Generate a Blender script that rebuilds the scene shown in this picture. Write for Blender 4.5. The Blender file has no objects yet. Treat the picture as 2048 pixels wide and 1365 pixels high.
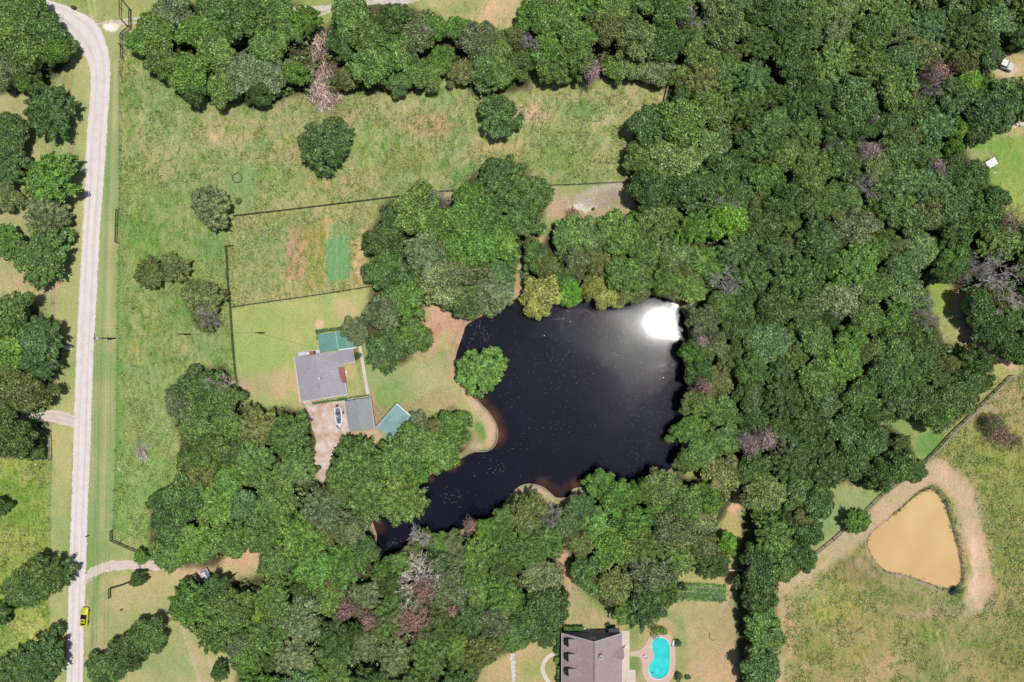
import bpy, math, random
import numpy as np
from mathutils import Vector, Matrix

# ------------------------------------------------------------------ camera, sky, sun, exposure
SC = bpy.context.scene
COL = SC.collection
H = 170.0                       # drone height
F = 24/36*2048                  # focal length in photo pixels
S = H/F                         # metres per photo pixel on the ground
cam_d = bpy.data.cameras.new('camera'); cam = bpy.data.objects.new('camera', cam_d); COL.objects.link(cam)
cam.location = (0, 0, H); cam.rotation_euler = (0, 0, 0)
cam_d.lens = 24; cam_d.sensor_width = 36; cam_d.clip_start = 1; cam_d.clip_end = 6000
SC.camera = cam
SUN = Vector((296.0, 37.5, 1365.3)).normalized()
elev = math.asin(SUN.z)
w = bpy.data.worlds.new('World'); SC.world = w; w.use_nodes = True
nt = w.node_tree; nt.nodes.clear()
sky = nt.nodes.new('ShaderNodeTexSky'); sky.sky_type = 'NISHITA'; sky.sun_disc = False
sky.sun_elevation = elev; sky.sun_rotation = math.atan2(SUN.x, SUN.y)
bg = nt.nodes.new('ShaderNodeBackground'); bg.inputs[1].default_value = 0.085
wo = nt.nodes.new('ShaderNodeOutputWorld')
nt.links.new(sky.outputs[0], bg.inputs[0]); nt.links.new(bg.outputs[0], wo.inputs[0])
sd_ = bpy.data.lights.new('sun', 'SUN'); sd_.energy = 4.2; sd_.angle = math.radians(0.53); sd_.color = (1, 0.965, 0.91)
so = bpy.data.objects.new('sun', sd_); COL.objects.link(so); so.rotation_euler = SUN.to_track_quat('Z', 'Y').to_euler()
so.location = (60, 8, 250)
SC.view_settings.view_transform = 'Standard'; SC.view_settings.look = 'None'
SC.view_settings.exposure = 0.15; SC.view_settings.gamma = 1
try: SC.view_settings.use_curve_mapping = False
except Exception: pass

# ------------------------------------------------------------------ helpers
def P(px, py, z=0.0):
    k = S*(H-z)/H
    return Vector(((px-1024)*k, (682.5-py)*k, z))
def lin(c):
    c = np.asarray(c, float)/255
    return np.where(c <= .04045, c/12.92, ((c+.055)/1.055)**2.4)
KA = 1.55
def alb(r, g, b): return lin((r, g, b))/KA

def tag(o, label=None, cat=None, group=None, kind=None):
    if label: o['label'] = label
    if cat: o['category'] = cat
    if group: o['group'] = group
    if kind: o['kind'] = kind
    return o
def empty(name, loc, rz=0, label=None, cat=None, group=None):
    o = bpy.data.objects.new(name, None); COL.objects.link(o); o.location = loc; o.rotation_euler = (0, 0, rz)
    o.empty_display_size = .5
    return tag(o, label, cat, group)
class MB:
    def __init__(s): s.v = []; s.f = []
    def add(s, vs, fs):
        n = len(s.v); s.v += [tuple(v) for v in vs]; s.f += [tuple(i+n for i in f) for f in fs]; return s
    def box(s, x0, x1, y0, y1, z0, z1):
        return s.add([(x0,y0,z0),(x1,y0,z0),(x1,y1,z0),(x0,y1,z0),(x0,y0,z1),(x1,y0,z1),(x1,y1,z1),(x0,y1,z1)],
                     [(0,3,2,1),(4,5,6,7),(0,1,5,4),(1,2,6,5),(2,3,7,6),(3,0,4,7)])
    def bar(s, a, b, wd, ht):
        a = Vector(a); b = Vector(b); d = (b-a); 
        if d.length < 1e-6: return s
        d.normalize(); up = Vector((0,0,1))
        if abs(d.z) > .95: up = Vector((1,0,0))
        n = d.cross(up).normalized()*wd/2; m = n.cross(d).normalized()*ht/2
        vs = [a-n-m, a+n-m, a+n+m, a-n+m, b-n-m, b+n-m, b+n+m, b-n+m]
        return s.add(vs, [(0,1,2,3),(7,6,5,4),(0,4,5,1),(1,5,6,2),(2,6,7,3),(3,7,4,0)])
    def tube(s, a, b, r0, r1, n=6, cap=True):
        a = Vector(a); b = Vector(b); d = (b-a)
        if d.length < 1e-6: return s
        d.normalize(); up = Vector((0,0,1)) if abs(d.z) < .9 else Vector((1,0,0))
        u = d.cross(up).normalized(); v = d.cross(u)
        vs = []
        for c, r in ((a,r0),(b,r1)):
            for i in range(n):
                t = 2*math.pi*i/n; vs.append(c+u*math.cos(t)*r+v*math.sin(t)*r)
        fs = [(i,(i+1)%n,n+(i+1)%n,n+i) for i in range(n)]
        if cap: fs += [tuple(reversed(range(n))), tuple(range(n,2*n))]
        return s.add(vs, fs)
    def prism(s, pts, z0, z1):
        n = len(pts)
        vs = [(p[0],p[1],z0) for p in pts]+[(p[0],p[1],z1) for p in pts]
        return s.add(vs, [tuple(reversed(range(n))), tuple(range(n,2*n))]+[(i,(i+1)%n,n+(i+1)%n,n+i) for i in range(n)])
    def loft(s, rings):
        n = len(rings[0]); vs = [p for r in rings for p in r]; fs = []
        for k in range(len(rings)-1):
            for i in range(n):
                fs.append((k*n+i, k*n+(i+1)%n, (k+1)*n+(i+1)%n, (k+1)*n+i))
        fs += [tuple(reversed(range(n))), tuple((len(rings)-1)*n+i for i in range(n))]
        return s.add(vs, fs)
    def build(s, name, mat, parent=None, smooth=False, recalc=True):
        me = bpy.data.meshes.new(name); me.from_pydata(s.v, [], s.f); me.update()
        if recalc:
            import bmesh
            bm = bmesh.new(); bm.from_mesh(me); bmesh.ops.recalc_face_normals(bm, faces=bm.faces); bm.to_mesh(me); bm.free()
        if smooth: me.polygons.foreach_set('use_smooth', [True]*len(me.polygons))
        me.materials.append(mat)
        o = bpy.data.objects.new(name, me); COL.objects.link(o)
        if parent: o.parent = parent
        return o
def fastmesh(name, V, Q, mat):
    """V (n,3) float, Q (m,k) int faces of equal size"""
    me = bpy.data.meshes.new(name); V = np.ascontiguousarray(V, dtype=np.float32); Q = np.ascontiguousarray(Q, dtype=np.int32)
    k = Q.shape[1]
    me.vertices.add(len(V)); me.vertices.foreach_set('co', V.ravel())
    me.loops.add(Q.size); me.loops.foreach_set('vertex_index', Q.ravel())
    me.polygons.add(len(Q)); me.polygons.foreach_set('loop_start', np.arange(0, Q.size, k, dtype=np.int32))
    me.polygons.foreach_set('loop_total', np.full(len(Q), k, dtype=np.int32))
    me.update(calc_edges=True)
    me.materials.append(mat)
    return me
def link(name, me, parent=None):
    o = bpy.data.objects.new(name, me); COL.objects.link(o)
    if parent: o.parent = parent
    return o

# ------------------------------------------------------------------ materials
def nodes(name):
    m = bpy.data.materials.new(name); m.use_nodes = True; t = m.node_tree
    return m, t, t.nodes['Principled BSDF'], t.nodes['Material Output']
def noise(t, vec, scale, detail=4, rough=.6, dist=0):
    n = t.nodes.new('ShaderNodeTexNoise'); n.inputs['Scale'].default_value = scale; n.inputs['Detail'].default_value = detail
    n.inputs['Roughness'].default_value = rough; n.inputs['Distortion'].default_value = dist
    if vec is not None: t.links.new(vec, n.inputs['Vector'])
    return n.outputs['Fac']
def maprange(t, v, a, b, c, d, clamp=True):
    n = t.nodes.new('ShaderNodeMapRange'); n.clamp = clamp
    t.links.new(v, n.inputs[0])
    for i, x in enumerate((a, b, c, d)): n.inputs[i+1].default_value = x
    return n.outputs[0]
def mth(t, op, a, b=None):
    n = t.nodes.new('ShaderNodeMath'); n.operation = op
    for i, x in enumerate((a, b)):
        if x is None: continue
        if isinstance(x, (int, float)): n.inputs[i].default_value = x
        else: t.links.new(x, n.inputs[i])
    return n.outputs[0]
def mix(t, fac, a, b, mode='MIX'):
    n = t.nodes.new('ShaderNodeMix'); n.data_type = 'RGBA'; n.blend_type = mode
    for i, x in ((0, fac), (6, a), (7, b)):
        if isinstance(x, (int, float)): n.inputs[i].default_value = x
        elif isinstance(x, (tuple, list, np.ndarray)): n.inputs[i].default_value = (*[float(q) for q in x[:3]], 1)
        else: t.links.new(x, n.inputs[i])
    return n.outputs[2]
def gray(t, v):
    n = t.nodes.new('ShaderNodeCombineColor')
    for i in range(3): t.links.new(v, n.inputs[i])
    return n.outputs[0]
def bump(t, v, strength, dist=.1):
    n = t.nodes.new('ShaderNodeBump'); n.inputs['Strength'].default_value = strength; n.inputs['Distance'].default_value = dist
    t.links.new(v, n.inputs['Height']); return n.outputs[0]
def pos(t): return t.nodes.new('ShaderNodeNewGeometry').outputs['Position']
def objc(t): return t.nodes.new('ShaderNodeTexCoord').outputs['Object']
def simple(name, rgb, rough=.7, var=.25, scale=1.5, bmp=.2, metal=0, spec=.4, dirt=None, coat=0):
    m, t, b, o = nodes(name); c = alb(*rgb); v = objc(t)
    n1 = noise(t, v, scale, 5); f = maprange(t, n1, .3, .7, 1-var, 1+var)
    col = mix(t, 1.0, tuple(c), gray(t, f), 'MULTIPLY')
    if dirt is not None:
        d = maprange(t, noise(t, v, scale*.35, 6, .7), .5, .68, 0, .8)
        col = mix(t, d, col, tuple(alb(*dirt)))
    t.links.new(col, b.inputs['Base Color'])
    b.inputs['Roughness'].default_value = rough; b.inputs['Metallic'].default_value = metal
    b.inputs['Specular IOR Level'].default_value = spec
    if coat: b.inputs['Coat Weight'].default_value = coat; b.inputs['Coat Roughness'].default_value = .05
    if bmp: t.links.new(bump(t, noise(t, v, scale*6, 4), bmp, .03), b.inputs['Normal'])
    return m

def ground_mat():
    m, t, b, o = nodes('ground_cover'); v = pos(t)
    at = t.nodes.new('ShaderNodeAttribute'); at.attribute_name = 'tint'
    wd = t.nodes.new('ShaderNodeAttribute'); wd.attribute_name = 'weed'
    gr = t.nodes.new('ShaderNodeAttribute'); gr.attribute_name = 'gravel'
    weed = wd.outputs['Fac']
    st = t.nodes.new('ShaderNodeMapping'); st.inputs['Scale'].default_value = (1, .55, 1); st.inputs['Rotation'].default_value = (0, 0, .5)
    t.links.new(v, st.inputs[0])
    big = noise(t, v, .045, 5, .6, .6); mid = noise(t, st.outputs[0], .33, 6, .68, .8); fine = noise(t, v, 2.2, 5, .75); clump = noise(t, st.outputs[0], .85, 6, .75, .7)
    col = at.outputs['Color']
    # dry and green patches
    dry = mix(t, 1.0, col, (1.38, 1.12, 1.14), 'MULTIPLY'); lush = mix(t, 1.0, col, (.74, .92, .70), 'MULTIPLY')
    g1 = maprange(t, big, .38, .62, 0, 1); col = mix(t, g1, mix(t, .6, col, lush), mix(t, .8, col, dry))
    f2 = mth(t, 'MULTIPLY', maprange(t, mid, .50, .66, 0, 1), weed)
    col = mix(t, f2, col, mix(t, 1.0, col, (.62, .80, .50), 'MULTIPLY'))
    patch = noise(t, st.outputs[0], .42, 5, .62, .9)
    col = mix(t, mth(t, 'MULTIPLY', maprange(t, patch, .54, .66, 0, .65), weed), col, mix(t, 1.0, col, (.60, .80, .42), 'MULTIPLY'))
    col = mix(t, mth(t, 'MULTIPLY', maprange(t, patch, .34, .46, .85, 0), weed), col, mix(t, 1.0, col, (1.34, 1.16, 1.12), 'MULTIPLY'))
    f3 = mth(t, 'MULTIPLY', maprange(t, clump, .30, .46, 1, 0), weed)
    f4 = mth(t, 'MULTIPLY', maprange(t, clump, .54, .60, 0, 1), weed); col = mix(t, f4, col, mix(t, 1.0, col, (.52, .70, .38), 'MULTIPLY'))
    col = mix(t, mth(t, 'MULTIPLY', f3, .9), col, mix(t, 1.0, col, (1.35, 1.15, 1.1), 'MULTIPLY'))
    amp = maprange(t, weed, 0, 1, .5, 1)
    fv = maprange(t, fine, .3, .7, .62, 1.38, False)
    col = mix(t, amp, col, mix(t, 1.0, col, gray(t, fv), 'MULTIPLY'))
    spk = noise(t, v, 3.5, 2, .5); sf = maprange(t, spk, .74, .78, 0, .7)
    gsel = mth(t, 'ADD', gr.outputs['Fac'], mth(t, 'MULTIPLY', mth(t, 'SUBTRACT', noise(t, v, .9, 6, .75), .5), 1.3))
    gf = maprange(t, gsel, .42, .62, 0, 1)
    gcol = mix(t, maprange(t, noise(t, v, .7, 6), .35, .65, 0, 1), tuple(alb(236, 226, 218)), tuple(alb(205, 190, 172)))
    col = mix(t, gf, col, gcol)
    col = mix(t, mth(t, 'MULTIPLY', sf, mth(t, 'MULTIPLY', weed, .35)), col, tuple(alb(225, 220, 190)))
    t.links.new(col, b.inputs['Base Color']); b.inputs['Roughness'].default_value = .95; b.inputs['Specular IOR Level'].default_value = .1
    hh = mth(t, 'ADD', mth(t, 'MULTIPLY', fine, .4), mth(t, 'MULTIPLY', mth(t, 'MULTIPLY', clump, weed), 1.6))
    t.links.new(bump(t, hh, .9, .6), b.inputs['Normal'])
    return m
def road_mat(name, a=(238, 228, 224), c=(200, 186, 176), edge=(196, 178, 150)):
    m, t, b, o = nodes(name); v = pos(t)
    uv = t.nodes.new('ShaderNodeUVMap'); uv.uv_map = 'UVMap'
    sx = t.nodes.new('ShaderNodeSeparateXYZ'); t.links.new(uv.outputs[0], sx.inputs[0]); u = sx.outputs[0]
    n1 = noise(t, v, .5, 7, .7); fine = noise(t, v, 4, 5, .8)
    mp = t.nodes.new('ShaderNodeMapping'); mp.inputs['Scale'].default_value = (22, .035, 1); t.links.new(uv.outputs[0], mp.inputs[0])
    streak = noise(t, mp.outputs[0], 1, 4, .6)
    tr = mth(t, 'ABSOLUTE', mth(t, 'SUBTRACT', mth(t, 'ABSOLUTE', mth(t, 'SUBTRACT', u, .5)), .2))
    tf = maprange(t, tr, .02, .10, 1, 0)
    k = mth(t, 'ADD', mth(t, 'MULTIPLY', tf, .30), mth(t, 'ADD', mth(t, 'MULTIPLY', maprange(t, streak, .42, .68, 0, 1), .4), mth(t, 'MULTIPLY', maprange(t, n1, .45, .75, 0, 1), .45)))
    col = mix(t, k, tuple(alb(*a)), tuple(alb(*c)))
    e = maprange(t, mth(t, 'ABSOLUTE', mth(t, 'SUBTRACT', u, .5)), .44, .5, 0, 1)
    ef = mth(t, 'MULTIPLY', e, maprange(t, noise(t, v, 1.4, 5, .8), .4, .6, 0, 1))
    col = mix(t, mth(t, 'MULTIPLY', ef, .8), col, tuple(alb(*edge)))
    col = mix(t, 1.0, col, gray(t, maprange(t, fine, .3, .7, .9, 1.08, False)), 'MULTIPLY')
    t.links.new(col, b.inputs['Base Color']); b.inputs['Roughness'].default_value = .95; b.inputs['Specular IOR Level'].default_value = .1
    t.links.new(bump(t, fine, .4, .06), b.inputs['Normal'])
    return m
def leaf_mat(name, trans=.22):
    m, t, b, o = nodes(name)
    oi = t.nodes.new('ShaderNodeObjectInfo'); g = t.nodes.new('ShaderNodeNewGeometry')
    f = maprange(t, g.outputs['Random Per Island'], 0, 1, .38, 1.95)
    pn = noise(t, g.outputs['Position'], .32, 4, .6); pf = mth(t, 'MULTIPLY', maprange(t, pn, .32, .68, .72, 1.34), maprange(t, noise(t, g.outputs['Position'], 1.1, 3, .6), .34, .66, .74, 1.30))
    col = mix(t, 1.0, oi.outputs['Color'], gray(t, mth(t, 'MULTIPLY', f, pf)), 'MULTIPLY')
    hue = maprange(t, noise(t, g.outputs['Position'], .17, 3), .42, .66, 0, 1)
    col = mix(t, mth(t, 'MULTIPLY', hue, .18), col, mix(t, 1.0, col, (1.32, 1.12, .75), 'MULTIPLY'))
    t.links.new(col, b.inputs['Base Color']); b.inputs['Roughness'].default_value = .45; b.inputs['Specular IOR Level'].default_value = .38
    tl = t.nodes.new('ShaderNodeBsdfTranslucent'); t.links.new(mix(t, 1.0, col, (1.25, 1.4, .7), 'MULTIPLY'), tl.inputs[0])
    mx = t.nodes.new('ShaderNodeMixShader'); mx.inputs[0].default_value = trans
    t.links.new(b.outputs[0], mx.inputs[1]); t.links.new(tl.outputs[0], mx.inputs[2]); t.links.new(mx.outputs[0], o.inputs[0])
    return m
def water_dark():
    m, t, b, o = nodes('dark_pond_water'); v = pos(t)
    at = t.nodes.new('ShaderNodeAttribute'); at.attribute_name = 'silt'
    n = noise(t, v, .12, 5, .6, 1.0)
    s = maprange(t, mth(t, 'ADD', at.outputs['Fac'], mth(t, 'MULTIPLY', mth(t, 'SUBTRACT', n, .5), .35)), .12, .95, 0, 1)
    deep = mix(t, maprange(t, noise(t, v, .05, 3), .4, .6, 0, 1), (.0042, .0048, .0105), (.0062, .0068, .0135))
    col = mix(t, s, deep, tuple(alb(98, 62, 40)))
    # floating specks and pollen
    sp = noise(t, v, 1.9, 2, .5); area = noise(t, v, .10, 4, .6, .5)
    spk = mth(t, 'MULTIPLY', maprange(t, sp, .735, .765, 0, 1), maprange(t, area, .45, .6, .15, .8))
    col = mix(t, spk, col, (.10, .12, .13))
    t.links.new(col, b.inputs['Base Color']); b.inputs['Coat Weight'].default_value = .009; b.inputs['Coat Roughness'].default_value = .19; b.inputs['Coat IOR'].default_value = 1.33; b.inputs['Roughness'].default_value = .030; b.inputs['IOR'].default_value = 1.33
    b.inputs['Specular IOR Level'].default_value = .5
    h = mth(t, 'ADD', mth(t, 'MULTIPLY', noise(t, v, 3.2, 3, .65), .22), mth(t, 'MULTIPLY', maprange(t, noise(t, v, 2.6, 2, .5), .62, .80, 0, 1), 1.3))
    t.links.new(bump(t, h, .5, .012), b.inputs['Normal'])
    return m
def water_mud():
    m, t, b, o = nodes('muddy_water'); v = pos(t)
    n = noise(t, v, .06, 4, .5, .6)
    col = mix(t, maprange(t, n, .35, .65, 0, 1), tuple(alb(222, 188, 130)), tuple(alb(210, 170, 112)))
    t.links.new(col, b.inputs['Base Color']); b.inputs['Roughness'].default_value = .25; b.inputs['IOR'].default_value = 1.33
    t.links.new(bump(t, noise(t, v, 1.3, 4), .15, .05), b.inputs['Normal'])
    return m
def water_pool():
    m, t, b, o = nodes('pool_water'); v = pos(t)
    vo = t.nodes.new('ShaderNodeTexVoronoi'); vo.feature = 'SMOOTH_F1'; vo.inputs['Scale'].default_value = .9; t.links.new(v, vo.inputs['Vector'])
    col = mix(t, maprange(t, vo.outputs['Distance'], .2, .8, 0, 1), tuple(alb(74, 226, 222)), tuple(alb(52, 206, 206)))
    t.links.new(col, b.inputs['Base Color']); b.inputs['Roughness'].default_value = .08; b.inputs['IOR'].default_value = 1.33
    t.links.new(bump(t, noise(t, v, 2, 3), .2, .05), b.inputs['Normal'])
    return m

M = {}
M['ground'] = ground_mat(); M['road'] = road_mat('white_gravel'); M['drive'] = road_mat('drive_gravel', (226, 210, 200), (196, 172, 155), (176, 160, 120))
M['leaf'] = leaf_mat('foliage'); M['bark'] = simple('bark', (112, 98, 84), .9, .3, 3, .6)
M['deadwood'] = simple('dead_wood', (172, 158, 150), .9, .25, 2, .4)
M['branch'] = leaf_mat('dead_branch', .0)
M['shingle'] = simple('grey_shingle', (168, 163, 169), .9, .10, 1.6, .5, dirt=(156, 151, 154))
M['shingle_g'] = simple('garage_shingle', (154, 156, 158), .9, .10, 1.6, .5, dirt=(142, 144, 145))
M['shingle_m'] = simple('mauve_shingle', (172, 152, 152), .9, .13, 1.8, .6, dirt=(158, 140, 141))
M['teal'] = simple('teal_metal_roof', (114, 158, 144), .7, .08, .8, .05, spec=.2, dirt=(92, 150, 130))
M['teal2'] = simple('faded_teal_roof', (140, 174, 172), .7, .10, .7, .05, spec=.2, dirt=(112, 140, 136))
M['white'] = simple('white_paint', (236, 234, 232), .6, .05, 2, .05)
M['offwhite'] = simple('weathered_white', (215, 212, 214), .7, .1, 2, .1, dirt=(180, 175, 170))
M['brick'] = simple('red_brick', (158, 92, 80), .9, .25, 4, .5)
M['redwood'] = simple('red_stained_boards', (152, 84, 76), .7, .2, 2, .3)
M['navy'] = simple('dark_navy', (32, 36, 58), .5, .1, 1, 0)
M['siding'] = simple('grey_siding', (120, 132, 142), .7, .08, 1, .1)
M['wall'] = simple('tan_wall', (176, 160, 140), .8, .1, 1, .2)
M['glass'] = simple('dark_glass', (24, 28, 40), .08, .1, 1, 0, spec=.8)
M['black'] = simple('black_fence_paint', (62, 64, 58), .7, .2, 2, .2)
M['steel'] = simple('grey_pipe', (150, 148, 146), .5, .15, 2, .1, spec=.5)
M['rust'] = simple('rusty_pipe', (128, 88, 64), .8, .25, 2, .3)
M['pole'] = simple('weathered_pole', (96, 84, 74), .9, .25, 2, .4)
M['greywood'] = simple('grey_boards', (148, 142, 138), .9, .2, 1.5, .4)
M['concrete'] = simple('pale_concrete', (222, 205, 192), .85, .07, .6, .2, dirt=(205, 186, 172))
M['deck'] = simple('pink_concrete', (214, 182, 164), .85, .06, .6, .2, dirt=(204, 172, 154))
M['coping'] = simple('pool_coping', (226, 214, 204), .7, .05, 1, .1)
M['yellow'] = simple('yellow_car_paint', (206, 204, 44), .4, .03, 1, 0, spec=.4, coat=.4)
M['rubber'] = simple('rubber', (30, 30, 32), .8, .1, 3, .1)
M['chrome'] = simple('alloy', (170, 172, 176), .3, .05, 1, 0, metal=.8)
M['boatwhite'] = simple('boat_gelcoat', (230, 230, 232), .25, .03, 1, 0, coat=.5)
M['boatgrey'] = simple('boat_deck', (104, 110, 128), .6, .2, 3, .1)
M['red'] = simple('red_paint', (178, 60, 72), .5, .1, 1, .05)
M['hedge'] = leaf_mat('hedge_leaf')
M['stone'] = simple('pale_edging', (186, 170, 150), .9, .15, 2, .4)
M['mulch'] = simple('mulch_rows', (150, 140, 138), .95, .3, 1.5, .5)
M['lumber'] = simple('cut_lumber', (226, 206, 176), .8, .15, 2, .2)
M['blueobj'] = simple('blue_plastic', (150, 170, 205), .5, .1, 2, 0)
M['leafpile'] = simple('dry_leaves', (168, 120, 100), .95, .3, 2, .6)

# ------------------------------------------------------------------ numeric tools: value noise, signed distance (pixel space)
def vnoise(x, y, scale, seed):
    r = np.random.RandomState(seed); L = r.rand(256, 256)
    a = x/scale+1000; b = y/scale+1000; i = np.floor(a).astype(int); j = np.floor(b).astype(int); u = a-i; v = b-j
    u = u*u*(3-2*u); v = v*v*(3-2*v); g = lambda p, q: L[p % 256, q % 256]
    return (g(i,j)*(1-u)+g(i+1,j)*u)*(1-v)+(g(i,j+1)*(1-u)+g(i+1,j+1)*u)*v
def fbm(x, y, scale, seed, n=4):
    s = 0; a = .5; t = 0
    for k in range(n): s = s+a*vnoise(x, y, scale/2**k, seed+k); t += a; a *= .55
    return s/t-.5
def sdf(poly, x, y):
    p = np.asarray(poly, float); n = len(p); d = np.full(x.shape, 1e18); ins = np.zeros(x.shape, bool)
    for i in range(n):
        a = p[i]; b = p[(i+1) % n]; e = b-a; L = e@e+1e-12
        t = np.clip(((x-a[0])*e[0]+(y-a[1])*e[1])/L, 0, 1)
        d = np.minimum(d, (x-a[0]-t*e[0])**2+(y-a[1]-t*e[1])**2)
        if a[1] != b[1]:
            c = ((a[1] > y) != (b[1] > y)) & (x < (b[0]-a[0])*(y-a[1])/(b[1]-a[1])+a[0]); ins ^= c
    d = np.sqrt(d); return np.where(ins, -d, d)
def sd1(poly, x, y):
    d = 1e18; ins = False; n = len(poly)
    for i in range(n):
        ax, ay = poly[i]; bx, by = poly[(i+1) % n]; ex, ey = bx-ax, by-ay
        t = ((x-ax)*ex+(y-ay)*ey)/(ex*ex+ey*ey+1e-12); t = 0 if t < 0 else 1 if t > 1 else t
        q = (x-ax-t*ex)**2+(y-ay-t*ey)**2
        if q < d: d = q
        if (ay > y) != (by > y) and x < ex*(y-ay)/ey+ax: ins = not ins
    d = math.sqrt(d); return -d if ins else d
def dline(pts, x, y):
    p = np.asarray(pts, float); d = np.full(x.shape, 1e18)
    for i in range(len(p)-1):
        a = p[i]; e = p[i+1]-a; L = e@e+1e-12
        t = np.clip(((x-a[0])*e[0]+(y-a[1])*e[1])/L, 0, 1)
        d = np.minimum(d, (x-a[0]-t*e[0])**2+(y-a[1]-t*e[1])**2)
    return np.sqrt(d)
def smooth_poly(p, it=2):
    p = [tuple(map(float, q)) for q in p]
    for _ in range(it):
        o = []
        for i in range(len(p)):
            a = p[i]; b = p[(i+1) % len(p)]
            o += [(.75*a[0]+.25*b[0], .75*a[1]+.25*b[1]), (.25*a[0]+.75*b[0], .25*a[1]+.75*b[1])]
        p = o
    return p
def smooth_line(p, it=2):
    p = [tuple(map(float, q)) for q in p]
    for _ in range(it):
        o = [p[0]]
        for i in range(len(p)-1):
            a = p[i]; b = p[i+1]; o += [(.75*a[0]+.25*b[0], .75*a[1]+.25*b[1]), (.25*a[0]+.75*b[0], .25*a[1]+.75*b[1])]
        p = o+[p[-1]]
    return p

POND = smooth_poly([(930,652),(945,642),(972,628),(1005,615),(1040,592),(1100,585),(1170,585),(1250,588),(1330,592),(1368,620),(1380,680),(1378,760),
 (1370,830),(1365,900),(1335,950),(1285,975),(1235,968),(1190,970),(1170,976),(1145,978),(1142,994),(1115,998),(1100,988),(1085,976),(1060,969),(1040,973),
 (1022,990),(985,1040),(930,1058),(870,1078),(825,1092),(785,1108),(755,1126),(740,1114),(756,1080),(745,1045),(737,1018),(790,1000),(850,955),(905,928),
 (949,903),(979,901),(992,886),(995,857),(979,828),(955,805),(942,788),(930,768),(914,748),(909,722),(916,695),(926,670)], 1)
MUD = smooth_poly([(1864,980),(1879,990),(1891,1010),(1898,1033),(1909,1070),(1918,1103),(1924,1137),(1925,1163),(1912,1176),(1889,1178),(1866,1170),(1836,1158),
 (1803,1148),(1776,1145),(1756,1128),(1744,1110),(1737,1090),(1740,1073),(1763,1053),(1789,1032),(1819,1007),(1836,990),(1853,981)], 2)
POOL = smooth_poly([(1320,1275),(1331,1278),(1338,1287),(1339,1300),(1339,1335),(1334,1350),(1323,1358),(1310,1358),(1300,1351),(1296,1340),(1299,1328),(1307,1318),
 (1309,1308),(1304,1300),(1301,1292),(1306,1281),(1312,1276)], 2)
WOODS = [[(1085,-60),(2010,-60),(2110,-60),(2110,95),(2035,112),(1992,108),(1985,155),(2048,160),(2110,160),(2110,215),(2048,215),(1990,262),(1925,282),(1930,300),(1958,335),(1990,370),(2008,405),
  (2018,440),(2048,445),(2110,445),(2110,735),(2048,735),(2010,720),(1975,700),(1940,670),(1913,640),(1920,600),(1895,562),(1858,572),(1862,620),(1888,680),(1950,700),(1975,740),(1968,790),(1940,830),
  (1885,862),(1850,850),(1800,830),(1752,825),(1805,865),(1835,900),(1842,940),(1800,968),(1745,975),(1690,962),(1655,980),(1640,1040),(1625,1090),(1600,1130),(1560,1150),
  (1555,1420),(1478,1420),(1475,1300),(1468,1180),(1475,1100),(1485,1020),(1470,980),(1400,960),(1345,900),(1350,830),(1355,790),(1358,700),(1350,630),(1290,600),(1200,600),
  (1130,590),(1050,600),(1040,545),(1070,500),(1110,450),(1200,440),(1275,425),(1255,350),(1250,290),(1290,230),(1330,210),(1332,168),(1200,158),(1090,160),(1070,110),(1040,60)],
 [(345,790),(400,735),(450,735),(480,780),(500,830),(560,815),(615,820),(635,885),(625,950),(645,975),(665,900),(700,885),(740,870),(765,885),(800,870),(850,840),(905,815),(945,870),
  (945,900),(860,945),(855,1000),(830,1045),(760,1035),(752,1090),(758,1112),(800,1092),(860,1062),(960,1040),(1010,1005),(1035,990),(1090,1010),(1150,1005),(1180,950),(1240,972),(1290,950),(1350,940),(1400,960),(1470,990),(1455,1030),
  (1430,1060),(1440,1140),(1350,1140),(1345,1200),(1290,1250),(1210,1215),(1140,1160),(1120,1110),(1135,1200),(1130,1280),(1050,1290),(970,1330),(925,1420),(480,1420),(470,1310),
  (420,1290),(390,1255),(350,1200),(380,1160),(455,1165),(530,1150),(515,1085),(490,1060),(430,1135),(330,1135),(300,1090),(300,1010),(360,950),(360,870)],
 [(735,470),(760,410),(830,385),(900,400),(950,350),(1040,325),(1100,390),(1075,470),(1030,540),(1030,600),(950,630),(900,620),(850,600),(855,690),(800,730),(740,720),(725,640),(740,580)],
 [(265,80),(330,10),(600,5),(640,60),(720,5),(860,20),(900,60),(1020,60),(1070,110),(1060,180),(960,200),(900,150),(860,180),(800,190),(690,185),(600,190),(520,215),(420,205),(320,160)],
 [(-60,-60),(80,-20),(140,80),(135,130),(70,190),(0,190),(-60,190)], [(-60,600),(60,590),(130,690),(100,800),(90,880),(30,920),(-60,915)]]

# ------------------------------------------------------------------ the ground sheet
def axis(lo, hi, step, far):
    a = list(np.arange(lo, hi+1e-6, step)); g = step; x = hi; out = []
    while x < far: g *= 1.35; x += g; out.append(x)
    g = step; x = lo; pre = []
    while x > -far: g *= 1.35; x -= g; pre.append(x)
    return np.array(pre[::-1]+a+out)
XS = axis(-136, 136, .42, 2500); YS = axis(-94, 94, .42, 2500)
GX, GY = np.meshgrid(XS, YS); shp = GX.shape; gx = GX.ravel(); gy = GY.ravel()
X = gx/S+1024; Y = 682.5-gy/S
nA = fbm(X, Y, 90, 1); nB = fbm(X, Y, 28, 7); nC = fbm(X, Y, 9, 13)
T = np.tile(alb(152, 160, 102), (len(X), 1)); WD = np.full(len(X), .55); GV = np.zeros(len(X))
def blend(sel, wt, rgb, weed=None):
    T[sel] = T[sel]*(1-wt[:, None])+alb(*rgb)*wt[:, None]
    if weed is not None: WD[sel] = WD[sel]*(1-wt)+weed*wt
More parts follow.
